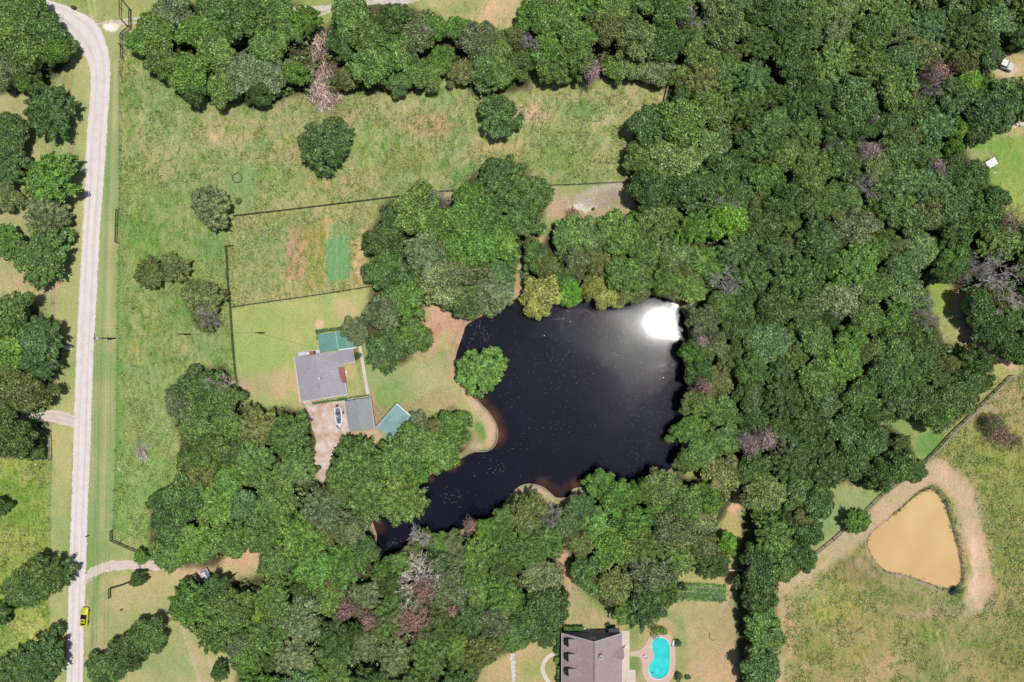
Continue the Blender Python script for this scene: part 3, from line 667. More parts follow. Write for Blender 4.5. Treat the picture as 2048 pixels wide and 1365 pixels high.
def crown_mesh(name, seed, style='broad', R=5.0, leaves=15000):
    rng = np.random.RandomState(seed); lobes = []          # (centre, axis, long radius, short radius)
    ph = rng.rand(4)*6.28
    def rim(a): return 1+.13*math.sin(2*a+ph[0])+.11*math.sin(3*a+ph[1])+.08*math.sin(5*a+ph[2])
    if style == 'broad':
        for k in range(44):
            a = k*2.399+rng.rand()*.7; rho = math.sqrt((k+.6)/44)*.82*rim(a)*rng.uniform(.88,1.08); z = 3.0*math.sqrt(max(0, 1-min(1,rho*.98)**2))+rng.uniform(-1.2,.6)
            lr = rng.uniform(.55,1.5)*(1.1-.25*rho); lobes.append((np.array([math.cos(a)*rho*R, math.sin(a)*rho*R, z]), None, lr, lr*.85))
    elif style == 'fine':
        for k in range(70):
            a = k*2.399+rng.rand()*.5; rho = math.sqrt((k+.6)/70)*.88*rim(a); z = 3.4*math.sqrt(max(0, 1-min(1,rho*.98)**2))+rng.uniform(-.5,.5)
            lr = rng.uniform(.5,.85); lobes.append((np.array([math.cos(a)*rho*R, math.sin(a)*rho*R, z]), None, lr, lr))
    else:
        for k in range(84):
            a = k*2.399+rng.rand()*.6; u = math.sqrt((k+.6)/84); rho = u*.82*rim(a); z = 3.3*math.sqrt(max(0, 1-min(1,rho)**2))+rng.uniform(-.9,.5)
            ax = np.array([math.cos(a+rng.normal()*.5), math.sin(a+rng.normal()*.5), .45-.75*rho+rng.normal()*.15]); ax /= np.linalg.norm(ax)
            lobes.append((np.array([math.cos(a)*rho*R, math.sin(a)*rho*R, z]), ax, rng.uniform(.85,1.45), rng.uniform(.36,.62)))
    area = np.array([l[2]*l[3] for l in lobes]); cnt = (leaves*area/area.sum()).astype(int)
    Cs = []; Ns = []
    hv = []; hf = []; nb = 0
    for (c, ax, la, lb), n in zip(lobes, cnt):
        d = rng.normal(size=(n,3)); d[:,2] = np.where(d[:,2] < -.4, -d[:,2], d[:,2]); d /= np.linalg.norm(d, axis=1, keepdims=True)
        rad = rng.uniform(.74, 1.28, (n,1))
        if ax is None: p = d*np.array([la,la,lb])*rad
        else:
            dd = d*lb; dd = dd+ax*((d@ax)[:,None])*(la-lb); p = dd*rad
        Cs.append(c+p); Ns.append(d*1.0+np.array([0,0,.25])+rng.normal(size=(n,3))*.72)
        h = IV*.80; 
        if ax is None: h = h*np.array([la,la,lb])
        else: h = h*lb+ax*((h@ax)[:,None])*(la-lb)
        h = h*(1+rng.normal(size=(len(h),1))*.08); hv.append(h+c)
        hf.append(IF+nb); nb += len(IV)
    core = IV*np.array([R*.6,R*.6,2.0])*(1+rng.normal(size=(len(IV),1))*.06); hv.append(core+np.array([0,0,.2])); hf.append(IF+nb); nb += len(IV)
    Cs = np.concatenate(Cs); Ns = np.concatenate(Ns); size = rng.uniform(.12, .34, len(Cs))
    if style == 'spray': size *= 1.05
    if style == 'fine': size *= .8
    V, Q = leaf_quads(Cs, Ns, size, rng, .5 if style != 'spray' else .38)
    hv = np.concatenate(hv); hf = np.concatenate(hf); Q3 = np.concatenate([hf, hf[:, 2:3]], 1)
    # one mesh of quads (leaves) and triangles (inner mass)
    me = bpy.data.meshes.new(name); VV = np.concatenate([V, hv]); nq = len(Q); nt_ = len(hf)
    VV = VV+np.array([0,0,0]); me.vertices.add(len(VV)); me.vertices.foreach_set('co', VV.astype(np.float32).ravel())
    li = np.concatenate([Q.ravel(), (hf+len(V)).ravel()]).astype(np.int32); me.loops.add(len(li)); me.loops.foreach_set('vertex_index', li)
    me.polygons.add(nq+nt_); me.polygons.foreach_set('loop_start', np.concatenate([np.arange(nq)*4, nq*4+np.arange(nt_)*3]).astype(np.int32))
    me.polygons.foreach_set('loop_total', np.concatenate([np.full(nq,4), np.full(nt_,3)]).astype(np.int32)); me.update(calc_edges=True)
    me.materials.append(M['leaf']); return me
def trunk_mesh(name, seed, hc=5.6, R=5.0):
    r = random.Random(seed); m = MB(); p = Vector((0,0,-.1)); rad = .34
    for k in range(4):
        q = Vector((r.gauss(0,.15), r.gauss(0,.15), (k+1)*hc*.16)); m.tube(p, q, rad, rad*.84, 7, cap=(k == 0)); p = q; rad *= .84
    for k in range(7):
        a = k*.9+r.random()*.5; q = p+Vector((math.cos(a)*R*.3, math.sin(a)*R*.3, 1.3+r.random()*.8)); m.tube(p, q, rad*.55, rad*.38, 5)
        e = q+Vector((math.cos(a+r.gauss(0,.3))*R*.35, math.sin(a+r.gauss(0,.3))*R*.35, .6+r.random())); m.tube(q, e, rad*.38, rad*.12, 5)
    return m.build(name, M['bark']).data
CROWN = {'broad': [crown_mesh('crown_broad', 10+i) for i in range(7)], 'spray': [crown_mesh('crown_spray', 40+i, 'spray') for i in range(5)],
         'fine': [crown_mesh('crown_fine', 70+i, 'fine', leaves=8000) for i in range(2)]}
TRUNK = [trunk_mesh('trunk', i) for i in range(3)]
for o in list(COL.objects):
    if o.type == 'MESH' and o.data in TRUNK: bpy.data.objects.remove(o)

def dead_mesh(name, seed, R=4.0, Hh=8.0, lean=.0):
    r = random.Random(seed); segs = []
    def grow(p, d, ln, rad, lv):
        n = 3; 
        for k in range(n):
            d2 = (d+Vector((r.gauss(0,.22), r.gauss(0,.22), r.gauss(0,.14)))).normalized(); q = p+d2*ln/n; segs.append((p, q, rad, rad*.8)); rad *= .8; p = q; d = d2
            if lv < 3:
                for _ in range(1 if k == 0 else 2):
                    s = (d+Vector((r.gauss(0,.8), r.gauss(0,.8), r.gauss(0,.35)))).normalized(); grow(p, s, ln*r.uniform(.45,.7), rad*.6, lv+1)
    base = Vector((0,0,Hh*.35))
    for k in range(6):
        a = k*1.05+r.random()*.6; grow(base+Vector((0,0,r.random()*Hh*.15)), Vector((math.cos(a), math.sin(a), .55+r.random()*.4)).normalized(), R*.85, .12, 0)
    grow(base, Vector((.1,.1,1)), Hh*.5, .14, 1)
    m = MB()
    for a, b, r0, r1 in segs: m.tube(a, b, max(r0,.03), max(r1,.02), 3, cap=False)
    me = bpy.data.meshes.new(name); me.from_pydata(m.v, [], m.f); me.update(); me.materials.append(M['branch'])
    t = MB(); t.tube((0,0,-.1), (0,0,Hh*.4), .3, .2, 7).tube((0,0,Hh*.4), (.1,.1,Hh*.6), .2, .13, 6)
    to = t.build('t', M['deadwood']); tm = to.data; bpy.data.objects.remove(to)
    return me, tm
DEAD = [dead_mesh('dead_branches', 3+i) for i in range(4)]

# ------------------------------------------------------------------ trees: x y radius(px) tone [style]
TREES = """
30 15 34 M;75 40 44 D;18 72 42 M;106 76 42 D;62 112 45 M;122 108 27 G;20 142 34 S;66 164 30 D;
108 228 49 D s;24 268 42 D;18 322 46 D s;112 362 56 G s;12 394 32 O;98 432 42 S s;
290 88 30 G;322 60 36 M;352 24 34 S;332 125 38 M;378 152 42 G;402 68 38 G;396 186 27 D;440 28 42 M;436 112 42 M;452 180 34 M;500 48 46 D;494 150 44 S;545 96 38 M;556 30 38 M;552 152 38 S;520 192 24 D;
616 46 28 G s;590 70 25 M;595 152 25 G;706 42 42 M;692 96 34 D;742 84 42 M;790 50 40 D;746 142 40 M;692 162 26 O;798 116 38 M;836 78 36 S;868 66 28 G;850 154 34 M;800 166 28 M;884 122 26 G;
918 62 26 G;956 82 38 S;926 148 28 O;974 132 42 M;1012 96 34 M;1002 154 34 M;1044 132 30 M;1032 84 24 O;1000 238 44 D f;654 292 54 D f;
428 416 42 S f;305 546 30 O s;352 536 30 O s;410 594 40 O f;412 634 28 O f;
1070 42 40 G;1096 112 40 G;1132 40 38 M;1152 84 38 M;1108 146 30 M;1218 66 32 O;1270 86 44 P;1258 134 30 P;1160 130 30 M;1228 140 26 M;1310 144 30 S;1332 92 40 D;1330 30 40 D;1400 116 40 M;1370 158 30 M;1400 162 36 O s;1446 60 44 P;
1298 260 44 D;1358 250 48 M;1416 290 44 P;1290 322 42 M;1348 328 50 P;1302 384 44 D;1372 388 48 D;1430 350 42 D;1450 446 40 L;
1002 366 48 D f;1056 396 46 D f;1044 440 40 D f;984 348 28 D;924 448 42 G;976 440 44 G;1000 490 42 G;952 500 44 G;836 422 48 M;790 448 36 D;768 492 38 D;868 452 40 M;778 544 46 D;850 506 44 S;884 560 48 S;806 600 44 G;766 622 40 S;
828 672 34 M;776 698 42 D s;924 600 40 D;984 586 44 S;930 540 38 S;712 660 28 S;
1072 516 30 D;1140 480 42 M;1096 538 26 O;1128 560 30 D;1180 466 38 P;1232 468 42 M;1196 526 34 O s;1086 592 44 Y;1140 586 26 L;1220 586 36 Y;1182 576 24 Y;1252 556 42 M;1284 500 38 M;1262 586 30 O;1304 552 30 M;1334 560 32 M;
1378 580 34 M;1402 640 32 S;1388 700 28 G;1394 748 32 D;1384 806 28 M;1378 858 34 G;1400 906 34 M;1372 918 26 M;1432 760 34 O;1440 820 36 M;1424 690 30 S;1440 610 34 M;1346 586 22 S;
963 740 50 G f;
410 782 50 D;360 808 28 S;452 800 38 D;398 856 40 M;462 852 42 M;428 902 40 M;520 852 42 O s;586 868 44 M s;512 920 44 M s;588 940 42 M s;478 900 30 D;
376 986 44 D;346 1048 42 D;402 944 34 O;440 1008 46 G s;402 1080 46 G s;338 1108 32 M s;468 1074 34 M;324 1000 26 D;
716 926 50 M s;790 920 46 M s;802 996 50 M s;742 988 50 M s;688 962 36 M s;706 902 30 G s;832 888 40 M;874 904 42 G;908 858 40 G;836 848 24 S;
560 1000 48 M s;532 1058 44 M s;604 1066 46 G s;652 1018 44 S s;704 1056 40 S;728 1096 30 M;560 1116 44 M s;632 1124 44 G s;692 1124 44 G;
392 1206 46 G s;430 1184 36 D s;478 1208 42 M;215 1338 38 M;256 1308 38 D;302 1268 38 D;443 1341 17 D s;388 906 30 M;850 1074 20 M;882 1090 26 G;802 1122 28 M;976 1058 28 G;1010 1034 26 M;908 1084 22 S;770 1138 24 M;826 1104 20 O;
98 1148 46 D s;54 1174 40 D s;92 1310 48 D s;46 1340 46 D s;2 1010 20 D;2 1224 22 D;
34 636 48 D;92 680 44 T s;26 700 46 G;62 780 46 O;84 726 34 T s;14 760 40 M;36 866 50 D;70 890 26 D s;94 516 54 M s;18 486 38 G;
285 1112 14 G;280 1157 15 D;
1200 968 30 G;1238 1000 36 G;1160 1014 32 T s;1130 1046 34 T s;1058 1024 40 O s;1204 1054 42 G s;1262 1040 38 G;1326 976 40 P;1366 1004 42 M;1440 948 42 O;1402 1042 34 S;1344 1058 40 S;1400 1092 38 O;1424 1126 30 D s;1454 1086 20 L;1286 1088 40 M s;1222 1098 38 G;1180 1148 38 D;1222 1164 38 O;1302 1142 40 S;1292 1200 46 T s;1252 1212 32 M s;1324 1182 28 M s;
1050 1090 42 M s;1092 1078 32 M s;1082 1150 40 S;1092 1216 46 D;1048 1240 36 D;
1512 1180 42 D;1522 1254 42 M;1514 1330 42 T;1520 1392 40 D;1710 1040 25 G s;1612 1060 32 D;1600 1110 28 D;1630 1000 34 T;1590 980 38 M;1560 1130 34 M;
965 1296 34 O s;1026 1268 34 M;
1790 930 36 D;1824 940 24 D;1750 945 32 D;1700 920 38 D;1906 796 42 D;1936 764 36 D;1840 804 42 D;1860 830 34 D;1790 800 40 D;1950 720 30 D;
1944 610 36 D;1980 660 38 D;2020 700 34 D;1900 520 34 G;1880 540 28 M;1996 206 36 T;1958 222 42 T;1945 262 28 D;1990 240 30 T;1930 166 26 L;2044 74 30 D;2044 204 34 M;1960 420 40 D;1985 400 26 D;1940 360 32 D
"""
TONE = {'D': ((.078,.134,.036),'dark green'),'M': ((.112,.182,.046),'mid green'),'G': ((.108,.204,.040),'bright green'),'L': ((.14,.27,.035),'lime green'),
        'O': ((.135,.160,.052),'olive green'),'S': ((.135,.175,.078),'grey-green'),'Y': ((.205,.222,.055),'yellow-olive'),'T': ((.092,.160,.054),'blue-green'),'P': ((.142,.205,.066),'pale green')}
specs = []
for it in TREES.replace('\n', '').split(';'):
    q = it.split()
    if len(q) >= 4: specs.append([float(q[0]), float(q[1]), float(q[2]), q[3], {'s': 'spray', 'f': 'fine'}.get(q[4] if len(q) > 4 else '', 'broad')])
DEADS = """
1062 86 22 g 0;1386 36 24 g 1;1184 142 22 p 2;880 398 20 g 3;1740 302 24 p 0;1738 372 24 g 1;1880 140 24 r 2;1862 168 22 g 3;1500 888 24 p 0;1536 880 26 p 1;1452 562 30 g 2;1406 684 18 p 3;1408 776 20 r 0;
836 1160 44 w 1;826 1244 36 r 2;846 1184 26 r 3;692 1222 22 r 0;738 1242 20 r 1;2000 548 40 g 2;1952 536 24 g 3;2018 604 28 w 0;2022 448 34 b 1;414 638 20 g 2;1848 610 20 g 3;1878 332 16 p 1;1446 412 22 g 2;
1105 1032 22 g 3;1744 238 16 p 0;2000 866 30 b 3;835 62 20 w 1;440 770 22 w 2;1855 645 18 w 3;940 1052 16 r 0;1664 292 16 g 1;905 1222 12 r 2;840 1076 22 w 0
"""
deads = []
for it in DEADS.replace('\n', '').split(';'):
    q = it.split()
    if len(q) >= 5: deads.append((float(q[0]), float(q[1]), float(q[2]), q[3], int(q[4])))
# fill the closed canopy between the trees placed one by one
rs = np.random.RandomState(11); placed = [(a[0], a[1], a[2]) for a in specs]+[(d[0], d[1], d[2]*.8) for d in deads]
VISWATER = [(930,650),(1040,606),(1062,632),(1170,604),(1200,614),(1290,604),(1352,625),(1362,700),(1345,790),(1350,850),(1345,940),(1290,940),(1265,962),(1235,962),(1175,940),(1150,980),(1090,975),(1030,978),(1000,1012),(920,1052),(850,1058),(800,1092),(756,1112),(762,1055),(832,1052),(856,952),(945,905),(990,860),(925,770),(910,720)]
OPEN = [[(385,1120),(500,1052),(548,1100),(545,1152),(460,1162),(385,1150)], [(1118,1100),(1140,1100),(1215,1225),(1130,1285)], [(850,-60),(1035,-60),(1020,55),(900,45)], [(1450,1000),(1482,990),(1480,1165),(1445,1165)],
 [(1850,555),(1915,560),(1930,640),(2030,735),(1960,760),(1880,670)], [(600,60),(690,60),(690,215),(600,215)], [(600,820),(700,870),(650,968),(612,930)], [(840,600),(940,630),(860,700)]]
for wi, (wp, cap) in enumerate(((WOODS[0], 142), (WOODS[1], 60), (WOODS[2], 8), (WOODS[3], 0))):
    a = np.asarray(wp, float); tries = 0; got = 0
    while tries < 16000 and got < cap:
        tries += 1; x = rs.uniform(max(-10, a[:,0].min()), min(2062, a[:,0].max())); y = rs.uniform(max(-12, a[:,1].min()), min(1382, a[:,1].max())); r = rs.uniform(35, 47) if tries < 9000 else rs.uniform(28, 38)
        X1 = np.array([x]); Y1 = np.array([y])
        if sd1(wp, x, y) > -.72*r: continue
        if sd1(VISWATER, x, y) < .85*r or any(sd1(q_, x, y) < .75*r for q_ in OPEN): continue
        k = .70 if tries < 9000 else .64
        if any((x-p[0])**2+(y-p[1])**2 < (k*(r+p[2]))**2 for p in placed): continue
        placed.append((x, y, r)); got += 1
        nz = float(fbm(X1, Y1, 260, 31)[0])+rs.normal()*.10
        if wi == 0:
            tn = 'P' if nz > .16 else 'S' if nz > .12 else 'G' if nz > .07 else 'M' if nz > -.06 else 'T' if nz > -.12 else 'D'
            if x > 1800 and rs.rand() < .6: tn = rs.choice(['D', 'T', 'O'])
            st = 'broad' if rs.rand() < .72 else 'spray'
        else:
            tn = rs.choice(['M','G','S','D','O','T'], p=[.36,.2,.12,.18,.07,.07]); st = 'spray' if rs.rand() < .6 else 'broad'
        specs.append([x, y, r, tn, st])
for wp, cap in ((WOODS[0], 46), (WOODS[1], 22)):      # young trees squeezed into the gaps
    a = np.asarray(wp, float); got = tries = 0
    while tries < 9000 and got < cap:
        tries += 1; x = rs.uniform(max(0, a[:,0].min()), min(2048, a[:,0].max())); y = rs.uniform(max(0, a[:,1].min()), min(1365, a[:,1].max())); r = rs.uniform(19, 29); X1 = np.array([x]); Y1 = np.array([y])
        if sd1(wp, x, y) > -.9*r or sd1(VISWATER, x, y) < r or any(sd1(q_, x, y) < .8*r for q_ in OPEN): continue
        if any((x-p[0])**2+(y-p[1])**2 < (.52*r+.66*p[2])**2 for p in placed): continue
        placed.append((x, y, r)); got += 1; specs.append([x, y, r, rs.choice(['O','M','G','D','S','L'], p=[.26,.26,.16,.16,.12,.04]), 'broad' if rs.rand() < .5 else 'spray'])
print('TREES', len(specs), 'DEAD', len(deads))

# landmarks for telling the trees apart
LAND = [((172,1231),'the yellow car'),((645,755),'the grey-roofed house'),((790,845),'the teal-roofed shed'),((1185,1320),'the mauve-roofed house'),((1320,1316),'the turquoise pool'),((1835,1085),'the sand-coloured pond'),
 ((2003,133),'the white-roofed pickup'),((1975,330),'the white flatbed trailer'),((1450,447),'the lime green tree'),((836,1160),'the big bare tree'),((476,357),'the round hay ring'),((286,900),'the grey brush pile'),
 ((963,740),'the round island tree'),((645,180),'the fallen tree'),((1400,1184),'the vegetable plot'),((1320,645),'the sun glint on the pond'),((230,677),'the roadside utility pole'),((1710,1040),'the lone bush by sand-coloured pond'),
 ((1062,86),'the grey dead tree near top centre'),((1386,36),'the grey dead tree at top edge'),((1740,302),'the pinkish dead tree in the woodland'),((2000,548),'the sprawling grey dead tree'),((1518,884),'the paired pink dead trees'),
 ((1880,140),'the reddish dead tree by the pickup'),((2022,448),'the brown dead tree at right edge'),((2048,0),"the photo's top right corner"),((0,0),"the photo's top left corner"),((0,1365),"the photo's bottom left corner"),
 ((1880,600),'the grassy gap by right woodland'),((1145,425),'the burn pile'),((654,292),'the lone round pasture tree'),((1515,1365),"the tree belt's bottom end"),((700,1365),"the photo's bottom edge at the woods"),((418,1155),'the half-hidden trailer'),((850,1365),'the bottom edge below the bare tree'),
 ((745,1105),"the dark pond's southwest tip"),((1650,0),'the top edge above the right woodland'),((945,385),'the tyre stack by the fence'),((150,835),'the side driveway mouth'),((1800,830),'the grassy notch above the sandy pond')]
DIRS = ['right of','lower right of','below','lower left of','left of','upper left of','above','upper right of']
ORD = ['nearest','second','third','fourth','fifth','sixth','seventh','eighth','ninth','tenth','eleventh','twelfth']
rankmap = {}
for li, ((lx, ly), nm) in enumerate(LAND):
    sect = {k: [] for k in range(8)}
    for i, t_ in enumerate(specs):
        d = math.hypot(t_[0]-lx, t_[1]-ly)
        if d < 14: continue
        sect[int(round(math.atan2(t_[1]-ly, t_[0]-lx)/(math.pi/4))) % 8].append((d, i))
    for k, L in sect.items():
        for rk, (d, i) in enumerate(sorted(L)): rankmap.setdefault(i, []).append((rk*70+d, rk, k, li))
SPECIAL = {(963,740):'round bright green tree standing in the water at the dark pond\'s west shore',(654,292):'lone round dark green tree in the middle of the top pasture',(1000,238):'dark green tree at the top pasture just below the tree line',
 (428,416):'grey-green round tree beside the round hay ring',(305,546):'left of two olive trees joined around a bare forked trunk',(352,536):'right of two olive trees joined around a bare forked trunk',
 (410,594):'dense round olive cedar left of the black paddock fence',(412,634):'small olive cedar with bare dead branches on its top',(1450,446):'lime green tree glowing brightest in the right woodland',
 (1710,1040):'lone bright green bush tree on the grey fence by the sand-coloured pond',(285,1112):'small bright green tree at the farm driveway entrance',(280,1157):'small dark round tree just below the farm driveway',
 (443,1341):'tiny dark tree standing alone in the bottom left yard',(712,660):'grey-green tree overhanging the teal patio roof',(1086,594):'yellow-olive tree overhanging the pond\'s north shore',(1218,588):'yellow-olive tree hanging over the water left of the sun glint',
 (112,362):'large bright green feathery tree touching the gravel road',(94,516):'big mid green round tree close to the gravel road\'s left side'}
NM = {'broad': 'broadleaf_tree', 'spray': 'feathery_tree', 'fine': 'dense_tree'}
rt = random.Random(99)
def place_tree(x, y, r, tone, style, label, group=None):
    r += 1.5; hc0 = 6.0; Rm = r*S; Ht = (2.9+Rm*.74+rt.uniform(-1.2, 1.9)) if group == 'trees of the closed woodland' else 2.2+Rm*.68+rt.uniform(-.3,.5)
    if r < 24: Ht = 1.2+Rm*1.35
    hc = Ht*.46; Rm *= (H-hc)/H; b = P(x, y, hc)
    root = empty(NM[style], (b.x, b.y, 0), rt.uniform(0, 6.28), label, 'tree', group)
    xy = Rm/5.0; sz = (Ht-hc)/3.9
    me = rt.choice(CROWN[style]); c = link('crown', me, root); c.location = (0, 0, hc-.3); e = rt.uniform(.86,1.14) if group == 'trees of the closed woodland' else rt.uniform(.95,1.05); c.scale = (xy*e*1.03, xy/e*1.03, sz); c.rotation_euler = (rt.gauss(0,.10), rt.gauss(0,.10), 0)
    cc = TONE[tone][0]; f = rt.uniform(.80, 1.16); h = rt.uniform(-.06, .06)
    c.color = (cc[0]*f*(1+h), cc[1]*f, cc[2]*f*(1-h), 1)
    t = link('trunk', rt.choice(TRUNK), root); t.scale = (max(.4, xy), max(.4, xy), hc/5.6)
    return root
for i, (x, y, r, tone, style) in enumerate(specs):
    key = (int(x), int(y)); inwood = any(sd1(wp, x, y) < 0 for wp in WOODS)
    if key in SPECIAL: lab = SPECIAL[key]
    else:
        _, rk, k, li = min(rankmap[i])
        while rk >= len(ORD): rk = len(ORD)-1
        lab = f"{TONE[tone][1]} {'feathery ' if style == 'spray' else ''}tree, {ORD[rk]} {DIRS[k]} {LAND[li][1]}"
    place_tree(x, y, r, tone, style, lab, 'trees of the closed woodland' if inwood else 'trees standing in yards and pastures')
DC = {'g': ((.29,.265,.26),'grey'),'p': ((.29,.215,.21),'pinkish grey'),'r': ((.27,.17,.14),'reddish brown'),'w': ((.42,.37,.33),'pale bare'),'b': ((.20,.13,.09),'brown')}
DLAB = {(1062,86):'small grey dead tree between top pasture and woodland',(1386,36):'grey dead tree at the top edge of the woodland',(1184,142):'pinkish dead tree hanging over the top pasture edge',(880,398):'pale grey dead bush at the fence above the central trees',
 (1740,302):'pinkish dead tree in the middle of the right woodland',(1738,372):'grey star-shaped dead tree below the pinkish one in the woodland',(1880,140):'reddish brown dead tree left of the white-roofed pickup',(1862,168):'grey dead tree touching the reddish one left of the pickup',
 (1500,888):'left of the paired pink dead trees right of the pond',(1536,880):'right of the paired pink dead trees right of the pond',(1452,562):'large grey dead tree upper right of the sun glint',(1406,684):'small pink dead tree right of the pond beside the shore',
 (1408,776):'reddish dead tree on the pond\'s east shore',(836,1160):'big bare white-branched tree in the lower woodland',(826,1244):'reddish brown dead crown below the big bare tree',(846,1184):'red-leaved dead crown right beside the big bare tree',
 (692,1222):'left of two small brown dead crowns left of the bare tree',(738,1242):'right of two small brown dead crowns left of the bare tree',(2000,548):'sprawling grey dead tree near the right edge',(1952,536):'small grey dead tree left of the sprawling one at right',
 (2018,604):'pale star-shaped dead tree below the sprawling grey one',(2022,448):'brown dead tree at the right edge below the meadow',(414,638):'grey dead branches on the small olive cedar',(1848,610):'grey dead tree left of the narrow grassy gap',
 (1878,332):'small pinkish dead tree left of the white trailer',(1446,412):'grey dead tree just above the lime green tree',(1105,1032):'grey dead tree on the pond\'s south shore',(1744,238):'small pinkish dead tree uppermost in the woodland middle',
 (2000,866):'brown dead shrub in the pasture above the sand-coloured pond',(835,62):'pale bare branches in the top tree line',(440,770):'pale bare branches on the dark tree left of the house',(1855,645):'pale bare tree below the grey one at the grassy gap',
 (940,1052):'small reddish dead tree on the south bank of the pond',(1664,292):'small grey dead tree in the woodland left of the pinkish one',(905,1222):'tiny brown dead crown right of the big bare tree',(840,1076):'pale bare tree leaning over the pond\'s southwest arm'}
for (x, y, r, c, k) in deads:
    Rm = r*S; Ht = 4.5+Rm*1.25
    if r < 31 and (x, y) not in ((2000,866),): Ht += 1.5
    if c == 'r': Ht += 1.6
    if (x, y) == (2000,866): Ht = 4
    b = P(x, y, Ht*.7); root = empty('dead_tree', (b.x, b.y, 0), rt.uniform(0, 6), DLAB[(int(x), int(y))], 'dead tree', 'dead trees')
    o = link('branches', DEAD[k][0], root); xy = Rm/4.6; o.scale = (xy, xy, Ht/8.6); cc = DC[c][0]; o.color = (*cc, 1)
    t = link('trunk', DEAD[k][1], root); t.scale = (max(.5,xy), max(.5,xy), Ht/8.6)
    if c in 'rbp':
        rg = np.random.RandomState(int(x)); n = 1500; d = rg.normal(size=(n,3)); d[:,2] = abs(d[:,2]); d /= np.linalg.norm(d, axis=1, keepdims=True); cl = 1+.35*np.sin(5*np.arctan2(d[:,1],d[:,0]))[:,None]*.5
        C = d*np.array([Rm*.8,Rm*.8,Ht*.35])*rg.uniform(.4,1.05,(n,1))*cl+np.array([0,0,Ht*.52]); V, Q = leaf_quads(C, d+rg.normal(size=(n,3))*.6, rg.uniform(.08,.22,n), rg, .5)
        l = link('withered_leaves', fastmesh('withered_leaves', V, Q, M['branch']), root)
        l.color = {'r': (.25,.15,.125,1), 'b': (.17,.12,.085,1), 'p': (.28,.20,.19,1)}[c]

# undergrowth beneath the closed canopy, weeds in the rough pasture
def scatter_px(n, rng, x0, y0, x1, y1): return rng.uniform(x0, x1, n), rng.uniform(y0, y1, n)
rg = np.random.RandomState(77); ax_, ay_ = scatter_px(9000, rg, 0, 0, 2060, 1380); keep = np.zeros(9000, bool)
for wp in WOODS: keep |= sdf(wp, ax_, ay_) < -8
keep &= sdf(POND, ax_, ay_) > 12
for ex in ([(600,640),(760,640),(760,960),(600,960)], [(1100,1240),(1480,1240),(1480,1400),(1100,1400)]): keep &= sdf(ex, ax_, ay_) > 0
ax_, ay_ = ax_[keep][:3000], ay_[keep][:3000]
Cs = []; Ns = []
for x, y in zip(ax_, ay_):
    n = 26; d = rg.normal(size=(n,3)); d[:,2] = abs(d[:,2]); d /= np.linalg.norm(d, axis=1, keepdims=True); s = rg.uniform(.9, 2.0)
    p = P(x, y); Cs.append(d*np.array([s,s,s*.8])+np.array([p.x, p.y, rg.uniform(.1,1.4)])); Ns.append(d+rg.normal(size=(n,3))*.4)
Cs = np.concatenate(Cs); V, Q = leaf_quads(Cs, np.concatenate(Ns), rg.uniform(.25,.55,len(Cs)), rg, .6)
o = link('undergrowth', fastmesh('undergrowth', V, Q, M['leaf'])); o.color = (.095,.150,.052,1)
tag(o, 'low green undergrowth covering the woodland floor', 'undergrowth', kind='stuff')
GI = None
def weed_at(x, y):
    i = np.clip(np.searchsorted(XS, (x-1024)*S), 0, nx-1); j = np.clip(np.searchsorted(YS, (682.5-y)*S), 0, ny-1); return WD[j*nx+i], GZ[j*nx+i]
ax_, ay_ = scatter_px(230000, rg, 0, 0, 2060, 1380); wv, zv = weed_at(ax_, ay_); cl = fbm(ax_, ay_, 40, 91)+fbm(ax_, ay_, 12, 95)*.8
keep = (wv > .55) & (zv > -.02) & (cl > .05+.25*(rg.rand(len(cl))-.5))
for wp in WOODS: keep &= sdf(wp, ax_, ay_) > 4
for ex in ([(590,640),(760,640),(760,960),(590,960)],): keep &= sdf(ex, ax_, ay_) > 0
ax_, ay_ = ax_[keep][:42000], ay_[keep][:42000]; n = 4
base = np.stack([(ax_-1024)*S, (682.5-ay_)*S, np.zeros(len(ax_))], 1).repeat(n, 0)
off_ = rg.normal(size=(len(base),3))*np.array([.28,.28,0])+np.array([0,0,.14]); nn = rg.normal(size=(len(base),3))*.7+np.array([0,0,.8])
V, Q = leaf_quads(base+off_, nn, rg.uniform(.10,.26,len(base)), rg, .45)
o = link('pasture_weeds', fastmesh('pasture_weeds', V, Q, M['leaf'])); o.color = (.195,.240,.082,1)
tag(o, 'tufts of weeds and coarse grass dotting the pastures', 'weeds', kind='stuff')
# reeds round the muddy pond
Cs = []
for (x, y) in MUD:
    for k in range(rg.randint(0, 11) if (x > 1868 or y < 1030) else rg.randint(0, 3)):
        c = np.mean(MUD, 0); q = np.array([x, y])+(np.array([x, y])-c)*.025+rg.normal(size=2)*1.6; p = P(*q); Cs.append((p.x, p.y, -.15))
Cs = np.array(Cs).repeat(4, 0); Cs = Cs+rg.normal(size=Cs.shape)*np.array([.25,.25,.08]); V, Q = leaf_quads(Cs, rg.normal(size=Cs.shape)*.6+np.array([0,0,.6]), rg.uniform(.1,.26,len(Cs)), rg, .3)
o = link('bank_reeds', fastmesh('bank_reeds', V, Q, M['leaf'])); o.color = (.075,.10,.045,1); tag(o, 'dark fringe of reeds along the sand-coloured pond', 'reeds', kind='stuff')

